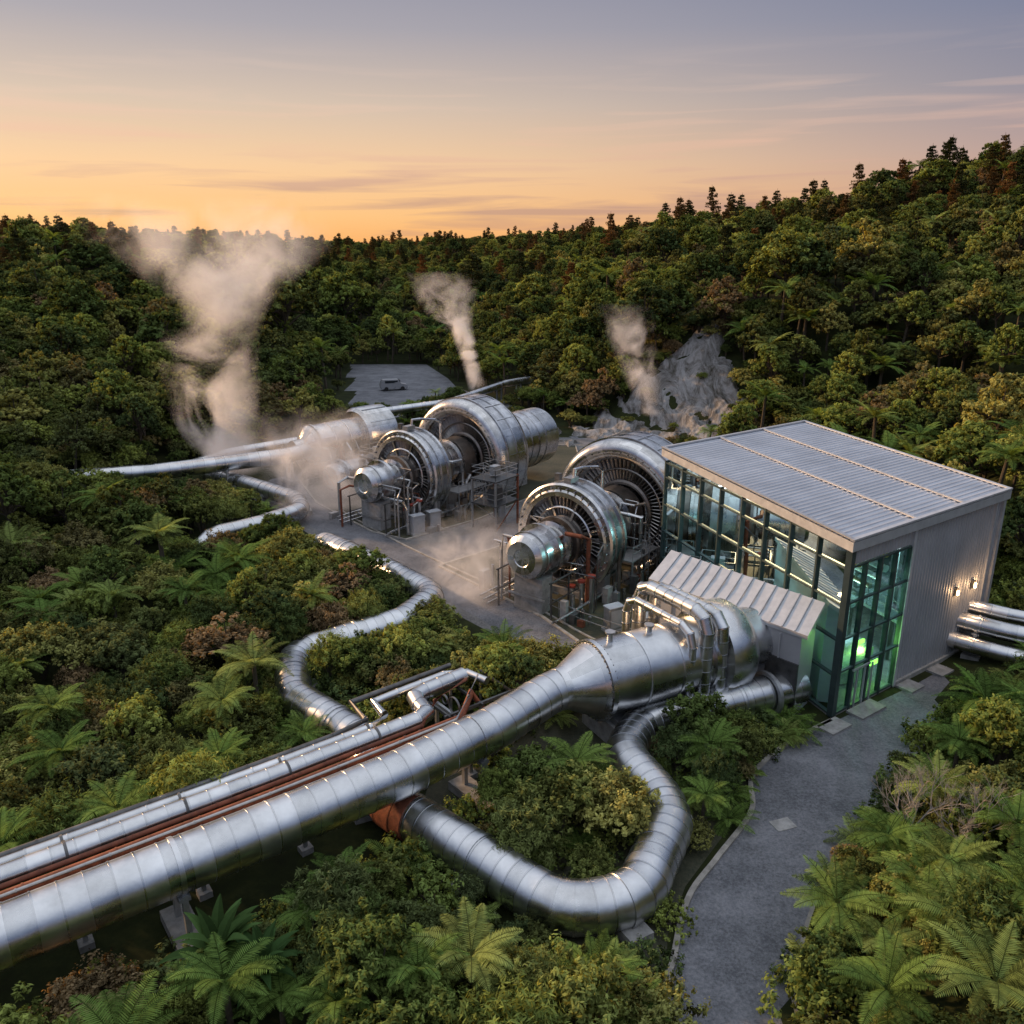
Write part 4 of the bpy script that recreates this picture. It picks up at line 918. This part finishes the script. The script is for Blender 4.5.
for x,y,s in ((15.9,28.6,1.3),(17.5,27.4,1.3)):
    o=bpy.data.objects.new('bare_shrub',me); o.location=(x,y,1.6); o.scale=(s,s,s); COL.objects.link(o)
plant('broadleaf_tree','b3_tree',73,128,1.3,.4); plant('broadleaf_tree','b1_tree',68,126,1.2,1.4); plant('broadleaf_tree','b3_tree',-39,148,2.1,.7)

# ------------------------------------------------------------------ steam
def steam(name,base,top,r0,r1,height,dens,nscale,bend=(0,0),pw=1.0,rp=.8,warp=True,gain=5.0,fd=2.0):
    b=MB(); x0=min(base[0],top[0]+min(bend[0],0))-r1*1.4; x1=max(base[0],top[0]+max(bend[0],0))+r1*1.3; y0=min(base[1],top[1])-r1; y1=max(base[1],top[1])+r1
    cx,cy=(x0+x1)/2,(y0+y1)/2
    b.box((cx,cy,base[2]+height/2),(x1-x0,y1-y0,height),'conc')
    o=b.obj(name,False)
    m,nt,out=newmat(name+'_vapour'); L=nt.links.new
    try: m.cycles.volume_step_rate=2.0
    except Exception: pass
    tc=N(nt,'ShaderNodeTexCoord'); sp0=N(nt,'ShaderNodeSeparateXYZ'); L(tc.outputs['Object'],sp0.inputs[0])
    t=math_(nt,'DIVIDE',math_(nt,'SUBTRACT',sp0.outputs[2],base[2]),height,clamp=True)
    tp=math_(nt,'POWER',t,pw)
    if warp:
        sp=N(nt,'ShaderNodeSeparateXYZ')
        nw=N(nt,'ShaderNodeTexNoise'); nw.inputs['Scale'].default_value=nscale*.5; nw.inputs['Detail'].default_value=0
        L(tc.outputs['Object'],nw.inputs['Vector'])
        vm=N(nt,'ShaderNodeVectorMath',operation='MULTIPLY_ADD'); L(nw.outputs['Color'],vm.inputs[0]); vm.inputs[1].default_value=(r1*2.6,)*3; vm.inputs[2].default_value=(-r1*1.3,)*3
        L(vm.outputs[0],sp.inputs[0]); wt=math_(nt,'POWER',t,.6)
        def co(i): return math_(nt,'MULTIPLY_ADD',sp.outputs[i],wt,sp0.outputs[i])
    else:
        def co(i): return sp0.outputs[i]
    s_=math_(nt,'SINE',math_(nt,'MULTIPLY',t,math.pi))
    ax=math_(nt,'MULTIPLY_ADD',s_,bend[0],math_(nt,'MULTIPLY_ADD',tp,top[0]-base[0],base[0])); ay=math_(nt,'MULTIPLY_ADD',tp,top[1]-base[1],base[1])
    dx=math_(nt,'SUBTRACT',co(0),ax); dy=math_(nt,'SUBTRACT',co(1),ay)
    dist=math_(nt,'SQRT',math_(nt,'ADD',math_(nt,'MULTIPLY',dx,dx),math_(nt,'MULTIPLY',dy,dy)))
    rad=math_(nt,'MULTIPLY_ADD',math_(nt,'POWER',t,rp),r1-r0,r0)
    q=math_(nt,'SUBTRACT',1,math_(nt,'DIVIDE',dist,rad))
    nz=N(nt,'ShaderNodeTexNoise'); nz.inputs['Scale'].default_value=nscale; nz.inputs['Detail'].default_value=4; nz.inputs['Roughness'].default_value=.6; nz.inputs['Distortion'].default_value=1.2
    L(tc.outputs['Object'],nz.inputs['Vector'])
    n2=math_(nt,'MULTIPLY',math_(nt,'SUBTRACT',nz.outputs['Fac'],.5),gain)
    e=math_(nt,'ADD',math_(nt,'MULTIPLY',q,.8),n2); e=math_(nt,'MULTIPLY',e,math_(nt,'MULTIPLY',q,2.0,clamp=True)); e=math_(nt,'MAXIMUM',e,0)
    fade=math_(nt,'MULTIPLY',math_(nt,'SUBTRACT',1,t),fd,clamp=True); dd=math_(nt,'MULTIPLY',math_(nt,'MULTIPLY',e,fade),dens)
    dd=math_(nt,'MULTIPLY',dd,math_(nt,'MULTIPLY',t,30,clamp=True))
    v=N(nt,'ShaderNodeVolumeScatter'); v.inputs['Color'].default_value=(.99,.97,.95,1); v.inputs['Anisotropy'].default_value=.35
    L(dd,v.inputs['Density'])
    em=N(nt,'ShaderNodeEmission'); em.inputs[0].default_value=(.62,.48,.42,1); L(math_(nt,'MULTIPLY',dd,.38),em.inputs[1])  # added glow standing in for daylight scattered repeatedly inside the vapour
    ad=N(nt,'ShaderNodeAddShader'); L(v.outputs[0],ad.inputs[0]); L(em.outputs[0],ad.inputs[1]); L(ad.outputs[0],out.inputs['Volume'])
    o.data.materials.clear(); o.data.materials.append(m)
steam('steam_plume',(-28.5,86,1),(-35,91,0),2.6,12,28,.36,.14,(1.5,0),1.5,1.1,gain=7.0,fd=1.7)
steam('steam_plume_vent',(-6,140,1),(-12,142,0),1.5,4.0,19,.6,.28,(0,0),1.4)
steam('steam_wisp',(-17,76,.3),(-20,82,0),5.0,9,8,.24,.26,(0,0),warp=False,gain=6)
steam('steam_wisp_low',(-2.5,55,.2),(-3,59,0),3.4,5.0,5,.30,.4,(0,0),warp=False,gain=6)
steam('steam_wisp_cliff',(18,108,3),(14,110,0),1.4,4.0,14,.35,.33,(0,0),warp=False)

# ------------------------------------------------------------------ world, sun, camera
sun_az=math.radians(-60)
sun_el=math.radians(16)
sdir=Vector((math.sin(sun_az)*math.cos(sun_el),math.cos(sun_az)*math.cos(sun_el),math.sin(sun_el)))
w=bpy.data.worlds.new('World'); scene.world=w; w.use_nodes=True; nt=w.node_tree; nt.nodes.clear(); L=nt.links.new
out=nt.nodes.new('ShaderNodeOutputWorld'); bg=nt.nodes.new('ShaderNodeBackground'); L(bg.outputs[0],out.inputs[0])
tc=N(nt,'ShaderNodeTexCoord'); nm=N(nt,'ShaderNodeVectorMath',operation='NORMALIZE'); L(tc.outputs['Generated'],nm.inputs[0]); sp=N(nt,'ShaderNodeSeparateXYZ'); L(nm.outputs[0],sp.inputs[0])
z=math_(nt,'MAXIMUM',sp.outputs[2],0)
SUNW=ramp(nt,[(0,(1.0,.46,.14)),(.03,(1.0,.56,.22)),(.08,(.93,.60,.33)),(.14,(.68,.53,.41)),(.21,(.40,.37,.40)),(.29,(.25,.26,.35)),(.5,(.46,.51,.63)),(.8,(.86,.91,1.02)),(1,(.92,.97,1.07))])
AWAY=ramp(nt,[(0,(.52,.27,.20)),(.04,(.54,.30,.24)),(.09,(.38,.28,.30)),(.15,(.20,.21,.30)),(.28,(.105,.15,.28)),(.5,(.37,.43,.57)),(.8,(.84,.90,1.02)),(1,(.92,.97,1.07))])
L(z,SUNW.inputs[0]); L(z,AWAY.inputs[0])
hl=math_(nt,'SQRT',math_(nt,'ADD',math_(nt,'MULTIPLY',sp.outputs[0],sp.outputs[0]),math_(nt,'MULTIPLY',sp.outputs[1],sp.outputs[1])))
ga=math.radians(-38)
dt=math_(nt,'DIVIDE',math_(nt,'ADD',math_(nt,'MULTIPLY',sp.outputs[0],math.sin(ga)),math_(nt,'MULTIPLY',sp.outputs[1],math.cos(ga))),math_(nt,'ADD',hl,.001))
mr=N(nt,'ShaderNodeMapRange',interpolation_type='SMOOTHSTEP'); L(dt,mr.inputs[0]); mr.inputs[1].default_value=.15; mr.inputs[2].default_value=1.0
mx=N(nt,'ShaderNodeMix',data_type='RGBA'); L(mr.outputs[0],mx.inputs[0]); L(AWAY.outputs[0],mx.inputs[6]); L(SUNW.outputs[0],mx.inputs[7])
mp=N(nt,'ShaderNodeMapping'); mp.inputs['Scale'].default_value=(2.2,2.2,34); mp.inputs['Rotation'].default_value=(0,.05,0); L(nm.outputs[0],mp.inputs[0])
nz=N(nt,'ShaderNodeTexNoise'); nz.inputs['Scale'].default_value=1.9; nz.inputs['Detail'].default_value=6; nz.inputs['Distortion'].default_value=.5; L(mp.outputs[0],nz.inputs['Vector'])
cr=ramp(nt,[(.50,(0,0,0)),(.68,(1,1,1))]); L(nz.outputs['Fac'],cr.inputs[0])
lo=math_(nt,'MULTIPLY',math_(nt,'SUBTRACT',.2,z),8,clamp=True); cf=math_(nt,'MULTIPLY',math_(nt,'MULTIPLY',cr.outputs[0],lo),.6)
cc=ramp(nt,[(0,(.36,.22,.22)),(.05,(.42,.25,.24)),(.10,(.85,.50,.36)),(.2,(.9,.68,.55))]); L(z,cc.inputs[0])
m3=N(nt,'ShaderNodeMix',data_type='RGBA'); L(cf,m3.inputs[0]); L(mx.outputs[2],m3.inputs[6]); L(cc.outputs[0],m3.inputs[7])
sk=N(nt,'ShaderNodeTexSky'); sk.sky_type='NISHITA'; sk.sun_disc=False; sk.sun_elevation=sun_el; sk.sun_rotation=sun_az; sk.dust_density=2
ad=N(nt,'ShaderNodeMix',data_type='RGBA',blend_type='ADD'); ad.inputs[0].default_value=.006; L(m3.outputs[2],ad.inputs[6]); L(sk.outputs[0],ad.inputs[7])
L(ad.outputs[2],bg.inputs[0]); bg.inputs[1].default_value=1.0
sl=bpy.data.lights.new('sun','SUN'); sl.energy=5.0; sl.angle=math.radians(1.5); sl.color=(1,.60,.30); so=bpy.data.objects.new('sun',sl); so.rotation_euler=sdir.to_track_quat('Z','Y').to_euler(); COL.objects.link(so)
cam=bpy.data.cameras.new('camera'); cam.sensor_width=36; cam.lens=850/1024*36; cam.clip_end=8000; cam.clip_start=.5
co=bpy.data.objects.new('camera',cam); co.location=(0,0,24); co.rotation_euler=(math.pi/2-math.atan(267/850),0,0); COL.objects.link(co); scene.camera=co
scene.view_settings.view_transform='Standard'; scene.view_settings.look='None'; scene.view_settings.exposure=0
